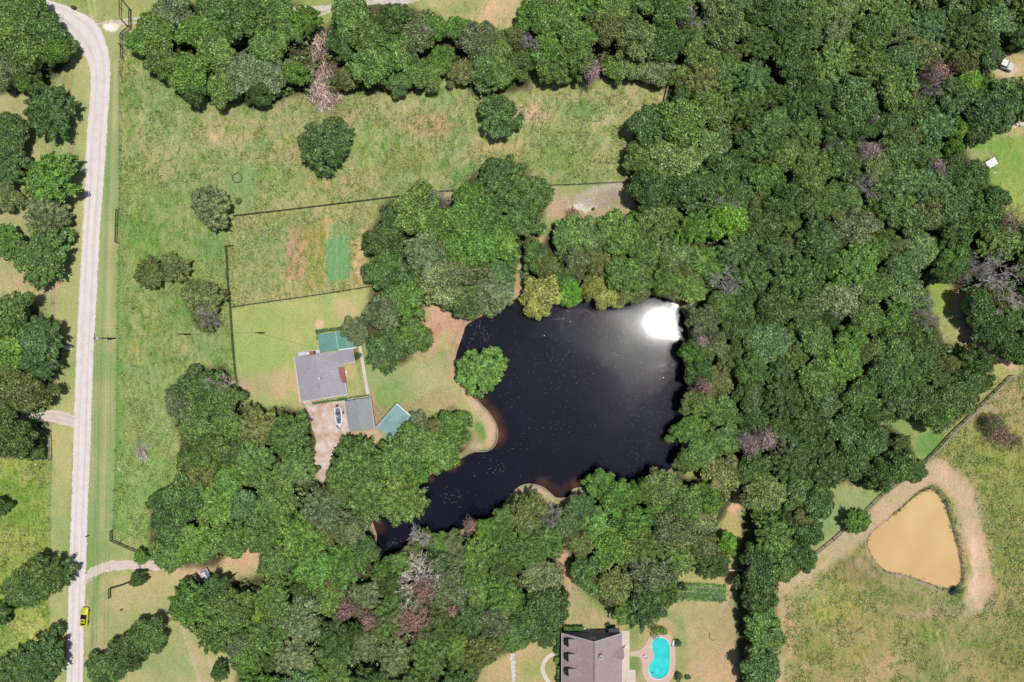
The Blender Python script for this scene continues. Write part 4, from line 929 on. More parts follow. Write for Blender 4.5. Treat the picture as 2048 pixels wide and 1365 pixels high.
# ------------------------------------------------------------------ buildings
def gable(mb_, x0, x1, y0, y1, ze, zr, axis='y', th=.12):
    """closed gable roof, ridge along axis"""
    if axis == 'y':
        m = (x0+x1)/2; A = [(x0,ze),(m,zr),(x1,ze),(x1,ze-th),(m,zr-th),(x0,ze-th)]
        r0 = [(a,y0,z) for a, z in A]; r1 = [(a,y1,z) for a, z in A]
    else:
        m = (y0+y1)/2; A = [(y0,ze),(m,zr),(y1,ze),(y1,ze-th),(m,zr-th),(y0,ze-th)]
        r0 = [(x0,a,z) for a, z in A]; r1 = [(x1,a,z) for a, z in A]
    n = 6; fs = [(i,(i+1)%n,n+(i+1)%n,n+i) for i in range(n)]+[(0,5,4,1),(1,4,3,2),(n,n+1,n+4,n+5),(n+1,n+2,n+3,n+4)]
    return mb_.add(r0+r1, fs)
def gable_walls(mb_, x0, x1, y0, y1, ze, zr, axis='y'):
    if axis == 'y':
        m = (x0+x1)/2; A = [(x0,0),(x1,0),(x1,ze),(m,zr),(x0,ze)]; r0 = [(a,y0,z) for a, z in A]; r1 = [(a,y1,z) for a, z in A]
    else:
        m = (y0+y1)/2; A = [(y0,0),(y1,0),(y1,ze),(m,zr),(y0,ze)]; r0 = [(x0,a,z) for a, z in A]; r1 = [(x1,a,z) for a, z in A]
    n = 5; return mb_.add(r0+r1, [(i,(i+1)%n,n+(i+1)%n,n+i) for i in range(n)]+[tuple(range(n)), tuple(range(n,2*n))])
def window(parent, x, y, z, wx, wy, h, frame='white'):
    """window on a wall: centre x,y,z ; wx or wy the width, the other one is the depth"""
    f = MB(); a, b = wx/2+.06, wy/2+.02
    f.box(x-a, x+a, y-b, y+b, z-h/2-.08, z+h/2+.08); fo = f.build('window', M[frame], parent)
    g = MB(); 
    if wx > wy: g.box(x-wx/2, x+wx/2, y-b-.01, y+b+.01, z-h/2, z+h/2)
    else: g.box(x-a-.01, x+a+.01, y-wy/2, y+wy/2, z-h/2, z+h/2)
    g.build('pane', M['glass'], fo); return fo

# ranch house by the pond
nw = P(588.6, 714.8, 2.9); ANG = math.radians(8.2)
h1 = empty('ranch_house', (nw.x, nw.y, 0), ANG, 'grey-roofed ranch house with teal metal patio roof left of the dark pond', 'house')
W1, L1, WG, LW = 11.5, 10.9, 2.9, 3.25
mb = MB(); gable_walls(mb, .5, W1-.5, -L1+.4, -.4, 2.7, 3.95); mb.box(W1-.6, W1+WG-.4, -LW+.3, -.3, 0, 2.6); mb.build('wall', M['brick'], h1)
mb = MB(); gable(mb, 0, W1, -L1, 0, 2.9, 4.25, 'y'); roof = mb.build('roof', M['shingle'], h1)
mb = MB(); m_ = -LW/2; xa = W1*.56; xb = W1+WG
gable(mb, xa, xb, -LW, .003, 2.93, 3.75, 'x'); mb.build('wing_roof', M['shingle'], h1)
MB().bar((W1/2,-L1-.01,4.27),(W1/2,.01,4.27),.18,.05).build('ridge_cap', simple('pale_shingle', (172,168,172), .9, .1), roof)
mb = MB(); mb.box(-.10,-.003,-L1,0,2.74,2.93).box(W1+.003,W1+.09,-L1,-LW,2.74,2.93).box(W1+.1,xb,-LW-.09,-LW-.003,2.76,2.95).box(xb+.003,xb+.10,-LW,0,2.76,2.96)
mb.bar((0,-L1-.05,2.84),(W1/2,-L1-.05,4.18),.09,.16).bar((W1/2,-L1-.05,4.18),(W1,-L1-.05,2.84),.09,.16); mb.build('fascia', M['white'], h1)
# chimney
ch = MB().box(3.3,5.3,-.1,.85,0,4.3).build('chimney', M['brick'], h1); MB().box(3.45,4.15,.1,.7,4.303,4.42).build('chimney_cap', M['white'], ch); MB().tube((3.8,.4,4.42),(3.8,.4,4.7),.2,.2,10).build('flue', M['white'], ch)
# roof details
sk = MB().box(8.5,9.0,-5.4,-4.8,3.3,3.62).build('skylight', M['white'], h1); MB().box(8.6,8.9,-5.3,-4.9,3.62,3.64).build('pane', M['glass'], sk)
MB().tube((5.75,-6.0,4.2),(5.75,-6.0,4.75),.16,.16,8).tube((5.75,-6.0,4.75),(5.75,-6.0,4.85),.26,.2,8).build('vent_pipe', M['white'], h1)
MB().tube((6.1,-6,4.1),(6.1,-6,4.6),.03,.03,5).bar((6.1,-6.5,4.6),(6.1,-5.5,4.6),.05,.05).bar((6.4,-6.3,4.55),(6.4,-5.7,4.55),.05,.05).bar((6.1,-6,4.6),(6.7,-6,4.55),.05,.05).build('antenna', M['siding'], h1)
for (x, y) in ((10.8,-3.6),(13.4,-1.4),(7.2,-9.6)): MB().tube((x,y,2.9),(x,y,3.6),.09,.09,6).build('plumbing_vent', M['white'], h1)
MB().add([(W1-1.1,-4.0,3.3),(W1+.15,-4.1,3.0),(W1+.25,-8.1,3.0),(W1-.6,-7.9,3.24),(W1-1.05,-6.2,3.32),(W1-1.1,-4.0,3.2),(W1+.15,-4.1,2.9),(W1+.25,-8.1,2.9),(W1-.6,-7.9,3.14),(W1-1.05,-6.2,3.22)],
         [(0,1,2,3,4),(9,8,7,6,5),(0,5,6,1),(1,6,7,2),(2,7,8,3),(3,8,9,4),(4,9,5,0)]).build('porch_awning', M['redwood'], h1)
# side slab roof (white) and teal patio roof
MB().box(1.0,6.4,.12,1.0,2.5,2.6).box(1.0,6.4,.9,1.02,2.44,2.63).build('flat_canopy', simple('pale_canopy', (205,205,218), .6, .05, 1, .05), h1)
tx0, tx1, ty1 = 6.35, 15.6, 4.75
mb = MB(); gable(mb, tx0, tx1, .30, ty1, 2.9, 3.25, 'y', .06); tr_ = mb.build('patio_roof', M['teal'], h1)
mb = MB(); mm = (tx0+tx1)/2
for k in range(1, 21):
    y = .30+k*(ty1-.30)/21; mb.bar((tx0,y,2.93),(mm,y,3.28),.04,.05); mb.bar((mm,y,3.28),(tx1,y,2.93),.04,.05)
mb.build('standing_seam', M['teal'], tr_)
MB().bar((mm,.30,3.30),(mm,ty1,3.30),.24,.05).build('ridge_cap', simple('pale_teal', (130,185,168), .5, .05), tr_)
mb = MB()
MB().box(mm,tx1-.2,.04,.29,2.98,3.12).build('valley_flashing', M['white'], h1)
for (x, y) in ((tx0+.3,ty1-.2),(mm,ty1-.2),(tx1-.3,ty1-.2),(tx1-.3,.5)): MB().box(x-.07,x+.07,y-.07,y+.07,0,2.85).build('patio_post', M['white'], h1)
for (x, w_) in ((2.5,1.2),(8.5,1.2)): window(h1, x, -L1+.39, 1.5, w_, .04, 1.1)
for y in (-3,-7.5): window(h1, .49, y, 1.5, .04, 1.3, 1.1)
window(h1, W1-.49, -9.3, 1.5, .04, 1.2, 1.1); d_ = MB().box(W1-.52,W1-.45,-6.4,-5.4,0,2.1).build('door', M['white'], h1); MB().tube((W1-.44,-6.3,1),(W1-.38,-6.3,1),.04,.04,6).build('handle', M['chrome'], d_)

# garage
g0 = P(688.8, 802.7, 2.9); ga = math.radians(8.2)
g = empty('garage', (g0.x, g0.y, 0), ga, 'small grey-roofed garage right of the boat below the ranch house', 'garage')
GW, GL = 6.45, 7.5
mb = MB(); gable_walls(mb, .3, GW-.3, -GL+.3, -.3, 2.75, 3.3); mb.build('wall', M['wall'], g)
mb = MB(); gable(mb, 0, GW, -GL, 0, 2.9, 3.5); gr_ = mb.build('roof', M['shingle_g'], g)
MB().bar((GW/2,-GL-.01,3.52),(GW/2,.01,3.52),.18,.04).build('ridge_cap', M['shingle'], gr_)
MB().box(-.06,-.003,-GL,0,2.76,2.93).box(GW+.003,GW+.07,-GL,0,2.76,2.93).build('fascia', M['white'], g)
dd = MB().box(.22,.31,-GL+1.2,-GL+4.2,0,2.2).build('garage_door', M['white'], g); mb = MB()
for z in (.55,1.1,1.65): mb.box(.20,.225,-GL+1.2,-GL+4.2,z-.02,z+.02)
mb.build('door_rib', M['offwhite'], dd); window(g, GW-.29, -3.5, 1.5, .04, 1.1, .9)

# teal roofed shed, turned 45 degrees
a_ = P(793,808.5,2.9); b_ = P(829,840,2.9); c_ = P(753,856,2.9); ux = (b_-a_); wS = ux.length; sa = math.atan2(ux.y, ux.x); lS = (c_-a_).length
sh = empty('teal_roof_shed', (a_.x, a_.y, 0), sa, 'faded teal metal roofed shed half under trees near the pond', 'shed')
mb = MB(); mb.box(.15, wS-.15, -lS+.15, -.15, 0, 2.6); mb.build('wall', M['siding'], sh)
mb = MB(); mb.add([(0,0,3.05),(wS,0,3.05),(wS,-lS,2.72),(0,-lS,2.72),(0,0,2.99),(wS,0,2.99),(wS,-lS,2.66),(0,-lS,2.66)],[(0,1,2,3),(7,6,5,4),(0,4,5,1),(1,5,6,2),(2,6,7,3),(3,7,4,0)]); sr = mb.build('roof', M['teal2'], sh)
mb = MB()
for k in range(1, 15): x = k*wS/15; mb.bar((x,0,3.07),(x,-lS,2.74),.07,.05)
mb.build('rib', M['teal2'], sr)
MB().box(-.05,wS+.05,.003,.26,2.9,3.12).build('trim', M['white'], sh); MB().box(-.12,-.003,-lS,0,2.66,2.9).build('side_trim', M['offwhite'], sh)
d_ = MB().box(1.2,2.4,-lS+.1,-lS+.16,0,2).build('door', M['white'], sh)

# mauve roofed house with dormers
a2 = P(1123.5, 1267, 3.0); h2 = empty('dormer_house', (a2.x, a2.y, 0), 0, 'tall mauve-roofed house with three dormers beside the turquoise pool', 'house')
W2, L2, ZE, ZR = 14.75, 21.0, 3.0, 7.9; md = W2/2
mb = MB(); gable_walls(mb, .35, W2-.35, -L2+.3, -.25, 2.85, ZR-.25); mb.build('wall', M['siding'], h2)
mb = MB(); gable(mb, 0, W2, -L2, 0, ZE, ZR, 'y', .16); r2 = mb.build('roof', M['shingle_m'], h2)
MB().bar((md,-L2,ZR+.02),(md,.01,ZR+.02),.25,.05).build('ridge_cap', simple('ridge_shingle', (128,112,114), .9, .1), r2)
MB().bar((0,.06,ZE-.05),(md,.06,ZR-.05),.09,.2).bar((md,.06,ZR-.05),(W2,.06,ZE-.05),.09,.2).box(-.09,-.003,-L2,0,2.84,3.02).box(W2+.003,W2+.09,-L2,0,2.84,3.02).build('fascia', M['offwhite'], h2)
sl = (ZR-ZE)/md
for k, py in enumerate((1288.5, 1318, 1347.5)):
    yc = P(0, py, 5.2).y-a2.y; hw = 1.0; xf = 1.55; zb = ZE+sl*xf; zt = zb+1.3; zr = zt+.9
    d = MB(); xr = (zr-ZE)/sl; xe = (zt-ZE)/sl
    d.add([(xf,yc-hw,zb-.3),(xf,yc+hw,zb-.3),(xf,yc+hw,zt),(xf,yc,zr),(xf,yc-hw,zt),(xe+.1,yc-hw,zb),(xe+.1,yc+hw,zb),(xe+.1,yc+hw,zt),(xr,yc,zr-.02),(xe+.1,yc-hw,zt)],
          [(0,1,2,3,4),(9,8,7,6,5),(0,4,9,5),(1,6,7,2),(0,5,6,1)])
    do = d.build('dormer', M['siding'], h2); rf = MB(); ov = .14; x0 = xf-.12
    rf.add([(x0,yc-hw-ov,zt-.1),(x0,yc,zr),(x0,yc+hw+ov,zt-.1),(xe-.05,yc-hw-ov,zt-.1),(xr+.1,yc,zr),(xe-.05,yc+hw+ov,zt-.1),
            (x0,yc-hw-ov,zt-.2),(x0,yc,zr-.1),(x0,yc+hw+ov,zt-.2),(xe-.05,yc-hw-ov,zt-.2),(xr+.1,yc,zr-.1),(xe-.05,yc+hw+ov,zt-.2)],
           [(0,1,4,3),(1,2,5,4),(6,9,10,7),(7,10,11,8),(0,6,7,1),(1,7,8,2),(0,3,9,6),(2,8,11,5),(3,4,10,9),(4,5,11,10)])
    rf.build('dormer_roof', M['shingle_m'], do)
    # dark navy face in front of the dormer, sloping out to the eave
    MB().add([(xf-.02,yc-.85,zt-.1),(xf-.02,yc+.85,zt-.1),(.50,yc+.85,ZE+.5),(.35,yc,ZE+.42),(.50,yc-.85,ZE+.5),(xf-.02,yc-.85,zb-.1),(xf-.02,yc+.85,zb-.1)],
             [(0,1,2,3,4),(0,4,5),(1,6,2),(5,4,3,2,6),(0,5,6,1)]).build('dormer_dark_face', M['navy'], do)
# porch gable on the pool side
yc = P(0,1311,4.4).y-a2.y; zt = ZE+.05; zr = 4.9
pg = MB(); xr = W2-(zr-ZE)/sl
pg.add([(W2+.25,yc-1.75,zt),(W2+.25,yc,zr),(W2+.25,yc+1.75,zt),(xr-.05,yc,zr),(W2+.25,yc-1.75,zt-.12),(W2+.25,yc+1.75,zt-.12),(W2-.25,yc-1.75,zt+.12),(W2-.25,yc+1.75,zt+.12)],[(0,1,3,6),(1,2,7,3),(0,4,5,2,1),(6,3,7)])
pg.build('porch_gable', M['shingle_m'], h2)
vx, vy = P(1201,1313,7.3).x-a2.x, P(1201,1313,7.3).y-a2.y
cm = MB().box(vx-.3,vx+.45,vy-.5,vy+.5,6.2,8.0).build('chimney', M['offwhite'], h2); MB().box(vx-.15,vx+.3,vy-.3,vy+.3,8.0,8.12).build('chimney_cap', M['siding'], cm)
for px_, py_ in ((1157,1303),(1157,1315),(1157,1333),(1190,1322),(1242,1341),(1222,1291)):
    z = 5.4; q = P(px_,py_,z); x = q.x-a2.x; y = q.y-a2.y; zz = ZE+sl*min(x, W2-x); MB().tube((x,y,zz-.1),(x,y,zz+.35),.08,.08,6).build('vent_pipe', M['white'], h2)
for y in (-3.5,-8,-12.5,-17): window(h2, .34, y, 1.5, .04, 1.4, 1.2); window(h2, W2-.34, y, 1.5, .04, 1.4, 1.2)
for x in (3.5,11): window(h2, x, -.24, 1.5, 1.3, .04, 1.2)
window(h2, md, -.24, 5.2, 1.3, .04, 1.3)
MB().box(W2-3.2,W2-.6,.05,1.0,2.5,2.62).box(W2-3.15,W2-3.05,.9,.98,0,2.5).box(W2-.75,W2-.65,.9,.98,0,2.5).build('side_canopy', simple('dark_canopy', (40,42,56), .6, .1), h2)

# ------------------------------------------------------------------ hedges and shrubs
def hedge(name, boxes, label, cat='hedge', col=(.06,.13,.035), group=None, seed=1, h=1.1):
    """clipped leafy hedge along a list of pixel boxes"""
    rg = np.random.RandomState(seed); c0 = P((boxes[0][0]+boxes[0][2])/2, (boxes[0][1]+boxes[0][3])/2); root = empty(name, (c0.x, c0.y, 0), 0, label, cat, group)
    Cs = []; Ns = []; core = MB()
    for x0, y0, x1, y1 in boxes:
        a = P(x0, y1)-c0; b = P(x1, y0)-c0; lx, ly = b.x-a.x, b.y-a.y; core.box(a.x+.12, b.x-.12, a.y+.12, b.y-.12, 0, h-.12)
        n = int(lx*ly*60+(lx+ly)*h*50); u = rg.rand(n, 3); f = rg.randint(0, 5, n); f = np.where(rg.rand(n) < .55, 4, f)
        u[f == 0, 0] = 0; u[f == 1, 0] = 1; u[f == 2, 1] = 0; u[f == 3, 1] = 1; u[f == 4, 2] = 1
        nrm = np.array([[-1,0,.3],[1,0,.3],[0,-1,.3],[0,1,.3],[0,0,1]])[f]
        Cs.append(np.array([a.x, a.y, .05])+u*np.array([lx, ly, h-.05])+rg.normal(size=(n,3))*.06); Ns.append(nrm+rg.normal(size=(n,3))*.5)
    Cs = np.concatenate(Cs); V, Q = leaf_quads(Cs, np.concatenate(Ns), rg.uniform(.08,.18,len(Cs)), rg, .55)
    fo = link('foliage', fastmesh('foliage', V, Q, M['leaf']), root); fo.color = (*col, 1)
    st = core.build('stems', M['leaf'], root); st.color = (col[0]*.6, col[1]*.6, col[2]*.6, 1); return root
def shrub(x, y, r, label, col=(.07,.13,.04), h=None, group=None, cat='shrub', seed=1):
    rg = np.random.RandomState(int(x*7+y)); R = r*S; h = h or R*1.3; b = P(x, y, h*.5); root = empty('shrub', (b.x, b.y, 0), 0, label, cat, group); n = int(500+R*R*260)
    cs = rg.normal(size=(9,3))*np.array([R*.38,R*.38,.1])+np.array([0,0,h*.55]); k = rg.randint(0, 9, n); d = rg.normal(size=(n,3)); d[:,2] = abs(d[:,2])*.9; d /= np.linalg.norm(d, axis=1, keepdims=True)
    C = cs[k]+d*np.array([R*.55,R*.55,h*.42])*rg.uniform(.7,1.1,(n,1)); V, Q = leaf_quads(C, d+rg.normal(size=(n,3))*.4, rg.uniform(.08,.2,n), rg, .5)
    f = link('foliage', fastmesh('foliage', V, Q, M['leaf']), root); f.color = (*col, 1)
    m = MB()
    for i in range(5): a = i*1.26; m.tube((0,0,-.05),(math.cos(a)*R*.35,math.sin(a)*R*.35,h*.6),.05,.02,5)
    m.build('stem', M['bark'], root); return root
ca_, sa_ = math.cos(ANG), math.sin(ANG)
r_ = hedge('hedge', [(634,657,690,663),(634,663.5,639,676)], 'clipped hedge wrapping two sides of the teal patio roof', seed=1); r_.rotation_euler = (0,0,math.radians(7)); r_.location.z = 0
r_ = hedge('hedge', [(627,797,694,801)], 'low clipped hedge along the bottom wall of the ranch house', seed=2, h=.9); r_.rotation_euler = (0,0,math.radians(8)); r_.location.y -= .4
r_ = hedge('hedge', [(690,794,738,797)], 'short low hedge above the grey garage', seed=3, h=.7, col=(.09,.12,.04)); r_.rotation_euler = (0,0,math.radians(8)); r_.location.y += .15
hedge('hedge', [(1127,1249,1165,1261)], 'thick green hedge block at the top left of the mauve-roofed house', seed=4, h=1.6, col=(.055,.15,.035))
hedge('hedge', [(1114,1266,1122,1292)], 'narrow hedge left of the mauve-roofed house above the curved path', seed=5, h=1.3, col=(.055,.14,.035))
hedge('hedge', [(1114,1328,1122,1352)], 'narrow hedge left of the mauve-roofed house below the curved path', seed=6, h=1.3, col=(.055,.14,.035))
for a in [(1114,1300,9,'round dark shrub just above the curved path end',(.05,.12,.035)),(1114,1318,8,'pale green shrub just below the curved path end',(.12,.22,.05)),(1116,1359,8,'dark shrub at the photo edge left of the mauve house',(.05,.11,.035)),
          (1318,1259,13,'bright shrub at the top end of the swimming pool',(.13,.20,.04)),(1356,1286,7,'thin blue-green shrub right of the swimming pool',(.05,.11,.06)),(1357,1354,9,'dark shrub at lower right of the pool deck',(.05,.10,.04)),
          (715,712,7,'dark shrub at the right end of the ranch house wing',(.04,.07,.03)),(1985,845,24,'olive shrub above the brown dead one in right pasture',(.09,.11,.045)),(2020,880,20,'olive-brown shrub right of the brown dead one in right pasture',(.11,.11,.05)),
          (1216,1252,5,'tiny shrub above the mauve-roofed house',(.06,.10,.04)),(1364,1172,9,'dark shrub at the left end of the vegetable plot',(.05,.10,.035)),(1912,1183,8,'dark green reed clump at the sandy pond\'s lower right',(.05,.09,.05)),
          (1376,1355,5,'small pale shrub at the bottom edge right of the pool',(.08,.14,.05)),(478,402,6,'tiny pale shrub by the round hay ring',(.12,.17,.09)),(148,16,4,'tiny dark shrub by the road bend',(.05,.08,.03))]:
    shrub(a[0], a[1], a[2], a[3], a[4])

# ------------------------------------------------------------------ fences
PM = {}
def post_mesh(mat, w_, h):
    k = (mat, w_, h)
    if k not in PM:
        o = MB().box(-w_/2,w_/2,-w_/2,w_/2,-.3,h).build('post', M[mat]); PM[k] = o.data; bpy.data.objects.remove(o)
    return PM[k]
def fence(pts, label, mat='black', h=1.35, rails=(.35,.75,1.15), rw=.045, rh=.11, step=2.6, pw=.14, cap=None, name='rail_fence', cat='fence', wire=False, group=None):
    q = [P(*p) for p in pts]; o = q[0]; root = empty(name, (o.x, o.y, 0), 0, label, cat, group); q = [v-o for v in q]; m = MB(); up = Vector((0,0,1)); posts = []
    for a, b in zip(q[:-1], q[1:]):
        n = max(1, round((b-a).length/step)); 
        for i in range(n): posts.append((a.lerp(b, i/n), math.atan2((b-a).y, (b-a).x)))
        for z in rails: m.bar(a+up*z, b+up*z, rw, rh)
        if cap: m.bar(a+up*(h+.03), b+up*(h+.03), cap, .05)
    posts.append((q[-1], 0))
    if m.v: m.build('wire' if wire else 'rails', M[mat if not wire else 'steel'], root)
    pm = post_mesh(mat, pw, h)
    for p, a in posts[:100]: c = link('post', pm, root); c.location = p; c.rotation_euler = (0,0,a)
    return root
CAP = .12
fence([(470,433),(560,423),(660,411),(775,397),(865,386),(945,380)], 'black board fence between the top pasture and the garden paddock', cap=CAP)
fence([(455,494),(458,560),(463,615),(468,690),(475,762)], 'black board fence running down the left side of the house lawn', cap=CAP)
fence([(463,615),(540,604),(640,590),(740,574)], 'black board fence between garden paddock and house lawn', cap=.10)
fence([(448,455),(449,461),(466,463)], 'short black gate fence left of the garden paddock', cap=.14)
fence([(453,494),(468,492)], 'tiny black fence stub at the top of the lawn fence', cap=.14)
fence([(1082,373),(1160,370),(1257,365)], 'low dark fence above the burn pile clearing', rails=(.5,.9), cap=.06, step=3.5, pw=.1)
fence([(1336,160),(1332,185),(1326,210)], 'grey fence at the right end of the top pasture', mat='greywood', cap=.2)
fence([(1028,42),(1027,70)], 'short dark fence at the top centre by the trees', cap=.12)
fence([(246,118),(244,300),(240,418)], 'thin wire fence along the pasture below the pipe corral', mat='pole', rails=(.4,.8,1.15), rw=.012, rh=.012, step=5, pw=.1, wire=True, name='wire_fence')
fence([(240,487),(236,700),(234,900),(228,1060)], 'long thin wire fence right of the gravel road', mat='pole', rails=(.4,.8,1.15), rw=.012, rh=.012, step=5.5, pw=.1, wire=True, name='wire_fence')
fence([(110,560),(109,700),(108,770)], 'thin wire fence left of the gravel road by the big trees', mat='pole', rails=(.4,.8,1.15), rw=.012, rh=.012, step=5, pw=.1, wire=True, name='wire_fence')
fence([(104,920),(102,1010),(101,1110)], 'thin wire fence by the bright left field', mat='pole', rails=(.4,.8,1.15), rw=.012, rh=.012, step=5, pw=.1, wire=True, name='wire_fence')
fence([(238,421),(237,452),(236,486)], 'dark pipe brace standing in the roadside fence', cap=.22, rails=(.4,1.1), step=8, name='pipe_brace')
fence([(106,768),(107,792),(95,797)], 'grey pipe fence corner above the side driveway', mat='steel', rails=(.4,.8,1.2), name='pipe_fence', cap=.1)
fence([(72,852),(104,872),(105,898),(104,918),(60,918)], 'grey pipe fence corner below the side driveway', mat='steel', rails=(.4,.8,1.2), name='pipe_fence', cap=.1)
fence([(246,0),(264,22),(264,58),(247,72),(246,80)], 'dark pipe corral panel at the top track', mat='black', rails=(.5,.9,1.3), name='pipe_fence', cap=.14, h=1.5)
fence([(245,0),(245,40),(258,54)], 'rusty pipe corral rail inside the dark panel', mat='rust', rails=(.6,1.3), name='pipe_fence', cap=.16, h=1.5)
fence([(246,80),(247,115)], 'dark pipe brace below the corral', rails=(.5,1.2), name='pipe_brace', cap=.14)
fence([(242,92),(262,93)], 'rusty cross rail beside the corral brace', mat='rust', rails=(.5,1.2), name='pipe_brace', cap=.14)
fence([(226,1060),(227,1079),(256,1092),(284,1104),(310,1107)], 'black entrance fence above the farm driveway', cap=.2)
fence([(223,1194),(223,1175),(245,1169),(264,1162)], 'black entrance fence below the farm driveway', cap=.2)
fence([(2020,751),(1985,785),(1944,826),(1905,862),(1878,892),(1846,925)], 'grey weathered fence at the upper right edge of right pasture', mat='greywood', cap=.32, rails=(.3,.7,1.1), step=2.8)
fence([(1846,925),(1800,962),(1760,990),(1726,1025)], 'grey fence between woodland and sand-coloured pond', mat='greywood', cap=.22, step=2.8)
fence([(1700,1045),(1665,1078),(1630,1105),(1563,1160)], 'grey fence below the lone bush running to the tree belt', mat='greywood', cap=.22, step=2.8)
fence([(1452,1137),(1482,1138)], 'short pale rail right of the vegetable plot', mat='white', cap=.12, rails=(.8,))

# ------------------------------------------------------------------ utility poles and lines
def util_pole(base, top, h, label, arm=1.6, box=False, dirn=0):
    b = P(*base); root = empty('utility_pole', (b.x, b.y, 0), dirn, label, 'utility pole', 'utility poles')
    MB().tube((0,0,-.3),(0,0,h),.17,.11,10).build('pole', M['pole'], root)
    if arm:
        MB().box(-.06,.06,-arm/2,arm/2,h-.5,h-.38).build('crossarm', M['pole'], root)
        for s in (-1,0,1): MB().tube((0,s*arm*.42,h-.38),(0,s*arm*.42,h-.15),.06,.04,6).build('insulator', M['offwhite'], root)
    if box: MB().tube((.35,0,h-1.9),(.35,0,h-.8),.28,.28,12).tube((.35,0,h-.8),(.35,0,h-.7),.28,.12,12).build('transformer', M['white'], root)
    return Vector((b.x, b.y, h-.3))
tA = util_pole((231,677), None, 9.0, 'tall utility pole with white transformer at the right edge of gravel road', box=True, arm=2.2)
tB = util_pole((381,669), None, 6.8, 'utility pole standing in pasture left of the lawn fence', arm=0)
tC = util_pole((529,666), None, 6.2, 'utility pole on the lawn upper left of the ranch house', arm=0)
tD = util_pole((74,784), None, 9.0, 'utility pole hidden among the left roadside trees', arm=1.4)
def wire(name, pts, label, sag=.6, r=.018):
    o = pts[0]; m = MB()
    for a, b in zip(pts[:-1], pts[1:]):
        n = 14; q = [a.lerp(b, i/n)-Vector((0,0,4*sag*(i/n)*(1-i/n)))-o for i in range(n+1)]
        for i in range(n): m.tube(q[i], q[i+1], r, r, 4, cap=False)
    ob = m.build(name, M['black'], None, recalc=False); ob.location = o; return tag(ob, label, 'power line')
hq = P(640,700,3.6); wire('power_line', [tA, tB, tC, hq], 'overhead service line from road pole across pasture to the ranch house')
wire('power_line', [tA, tD], 'overhead line crossing the gravel road to the left trees')
wire('power_line', [tA+Vector((0,-.8,0)), P(176,1500,8.5)], 'left of two overhead lines along the road toward bottom edge', 1.2)
wire('power_line', [tA+Vector((.6,.8,0)), P(186,1500,8.5)], 'right of two overhead lines along the road toward bottom edge', 1.2)

# ------------------------------------------------------------------ vehicles
def ring(x, hw, z0, z1, top=.8):
    return [(x,-hw*.92,z0),(x,hw*.92,z0),(x,hw,z0+(z1-z0)*.45),(x,hw*.97,z0+(z1-z0)*.8),(x,hw*top,z1),(x,0,z1+.02),(x,-hw*top,z1),(x,-hw*.97,z0+(z1-z0)*.8),(x,-hw,z0+(z1-z0)*.45)]
def wheel(parent, x, y, r=.33, w_=.22):
    t = MB().tube((x,y-w_/2,r),(x,y+w_/2,r),r,r,16).build('wheel', M['rubber'], parent); s = 1 if y > 0 else -1
    MB().tube((x,y+s*w_/2,r),(x,y+s*(w_/2+.02),r),r*.62,r*.55,10).build('rim', M['chrome'], t)
c0 = P(172,1232); car = empty('sports_coupe', (c0.x, c0.y, 0), math.radians(86.5), 'bright yellow coupe parked on the right edge of the gravel road', 'car')
bd = MB().loft([ring(2.32,.66,.35,.62,.6),ring(2.15,.84,.25,.74,.78),ring(1.6,.93,.22,.86,.84),ring(.8,.94,.22,.93,.86),(ring(0,.93,.22,.95,.86)),ring(-1.2,.95,.22,.97,.86),ring(-1.9,.93,.24,.98,.84),ring(-2.25,.85,.3,.95,.8),ring(-2.36,.75,.4,.85,.7)]).build('body', M['yellow'], car, True)
MB().loft([[(.15,-.70,.94),(.15,.70,.94),(.15,.70,.95),(.15,-.70,.95)],[(-.35,-.66,.94),(-.35,.66,.94),(-.35,.58,1.34),(-.35,-.58,1.34)],[(-1.15,-.66,.94),(-1.15,.66,.94),(-1.15,.57,1.34),(-1.15,-.57,1.34)],[(-1.95,-.62,.94),(-1.95,.62,.94),(-1.95,.60,1.0),(-1.95,-.60,1.0)]]).build('roof', M['yellow'], car)
MB().add([(.62,-.74,.955),(.62,.74,.955),(-.32,.60,1.37),(-.32,-.60,1.37),(.62,-.74,.90),(.62,.74,.90),(-.32,.60,1.2),(-.32,-.60,1.2)],[(0,1,2,3),(4,7,6,5),(0,4,5,1),(1,5,6,2),(2,6,7,3),(3,7,4,0)]).build('windscreen', M['glass'], car)
MB().add([(-1.42,-.52,1.255),(-1.42,.52,1.255),(-1.92,.56,1.045),(-1.92,-.56,1.045)],[(0,1,2,3)]).build('rear_window', M['glass'], car)
MB().box(-.95,-.60,-.40,.40,1.342,1.352).build('sunroof', M['glass'], car)
for s in (-1,1):
    MB().add([(.35,s*.70,.98),(-.3,s*.62,1.32),(-1.1,s*.61,1.32),(-1.6,s*.68,1.02),(.35,s*.72,.97),(-.3,s*.64,1.31),(-1.1,s*.63,1.31),(-1.6,s*.70,1.01)],[(0,1,2,3),(7,6,5,4),(0,4,5,1),(1,5,6,2),(2,6,7,3),(3,7,4,0)]).build('side_window', M['glass'], car)
    MB().box(.35,.55,s*1.0-.09,s*1.0+.09,.92,1.04).build('mirror', M['yellow'], car)
    MB().box(2.12,2.30,s*.62-.14,s*.62+.14,.60,.70).build('headlight', M['white'], car); MB().box(-2.36,-2.30,s*.6-.2,s*.6+.2,.66,.76).build('tail_light', M['red'], car)
    for x in (1.45,-1.4): wheel(car, x, s*.86, .34)
MB().box(2.2,2.33,-.4,.4,.38,.5).build('grille', M['black'], car)
MB().box(.9,2.0,-.05,.05,.93,.945).build('bonnet_ridge', M['yellow'], car)

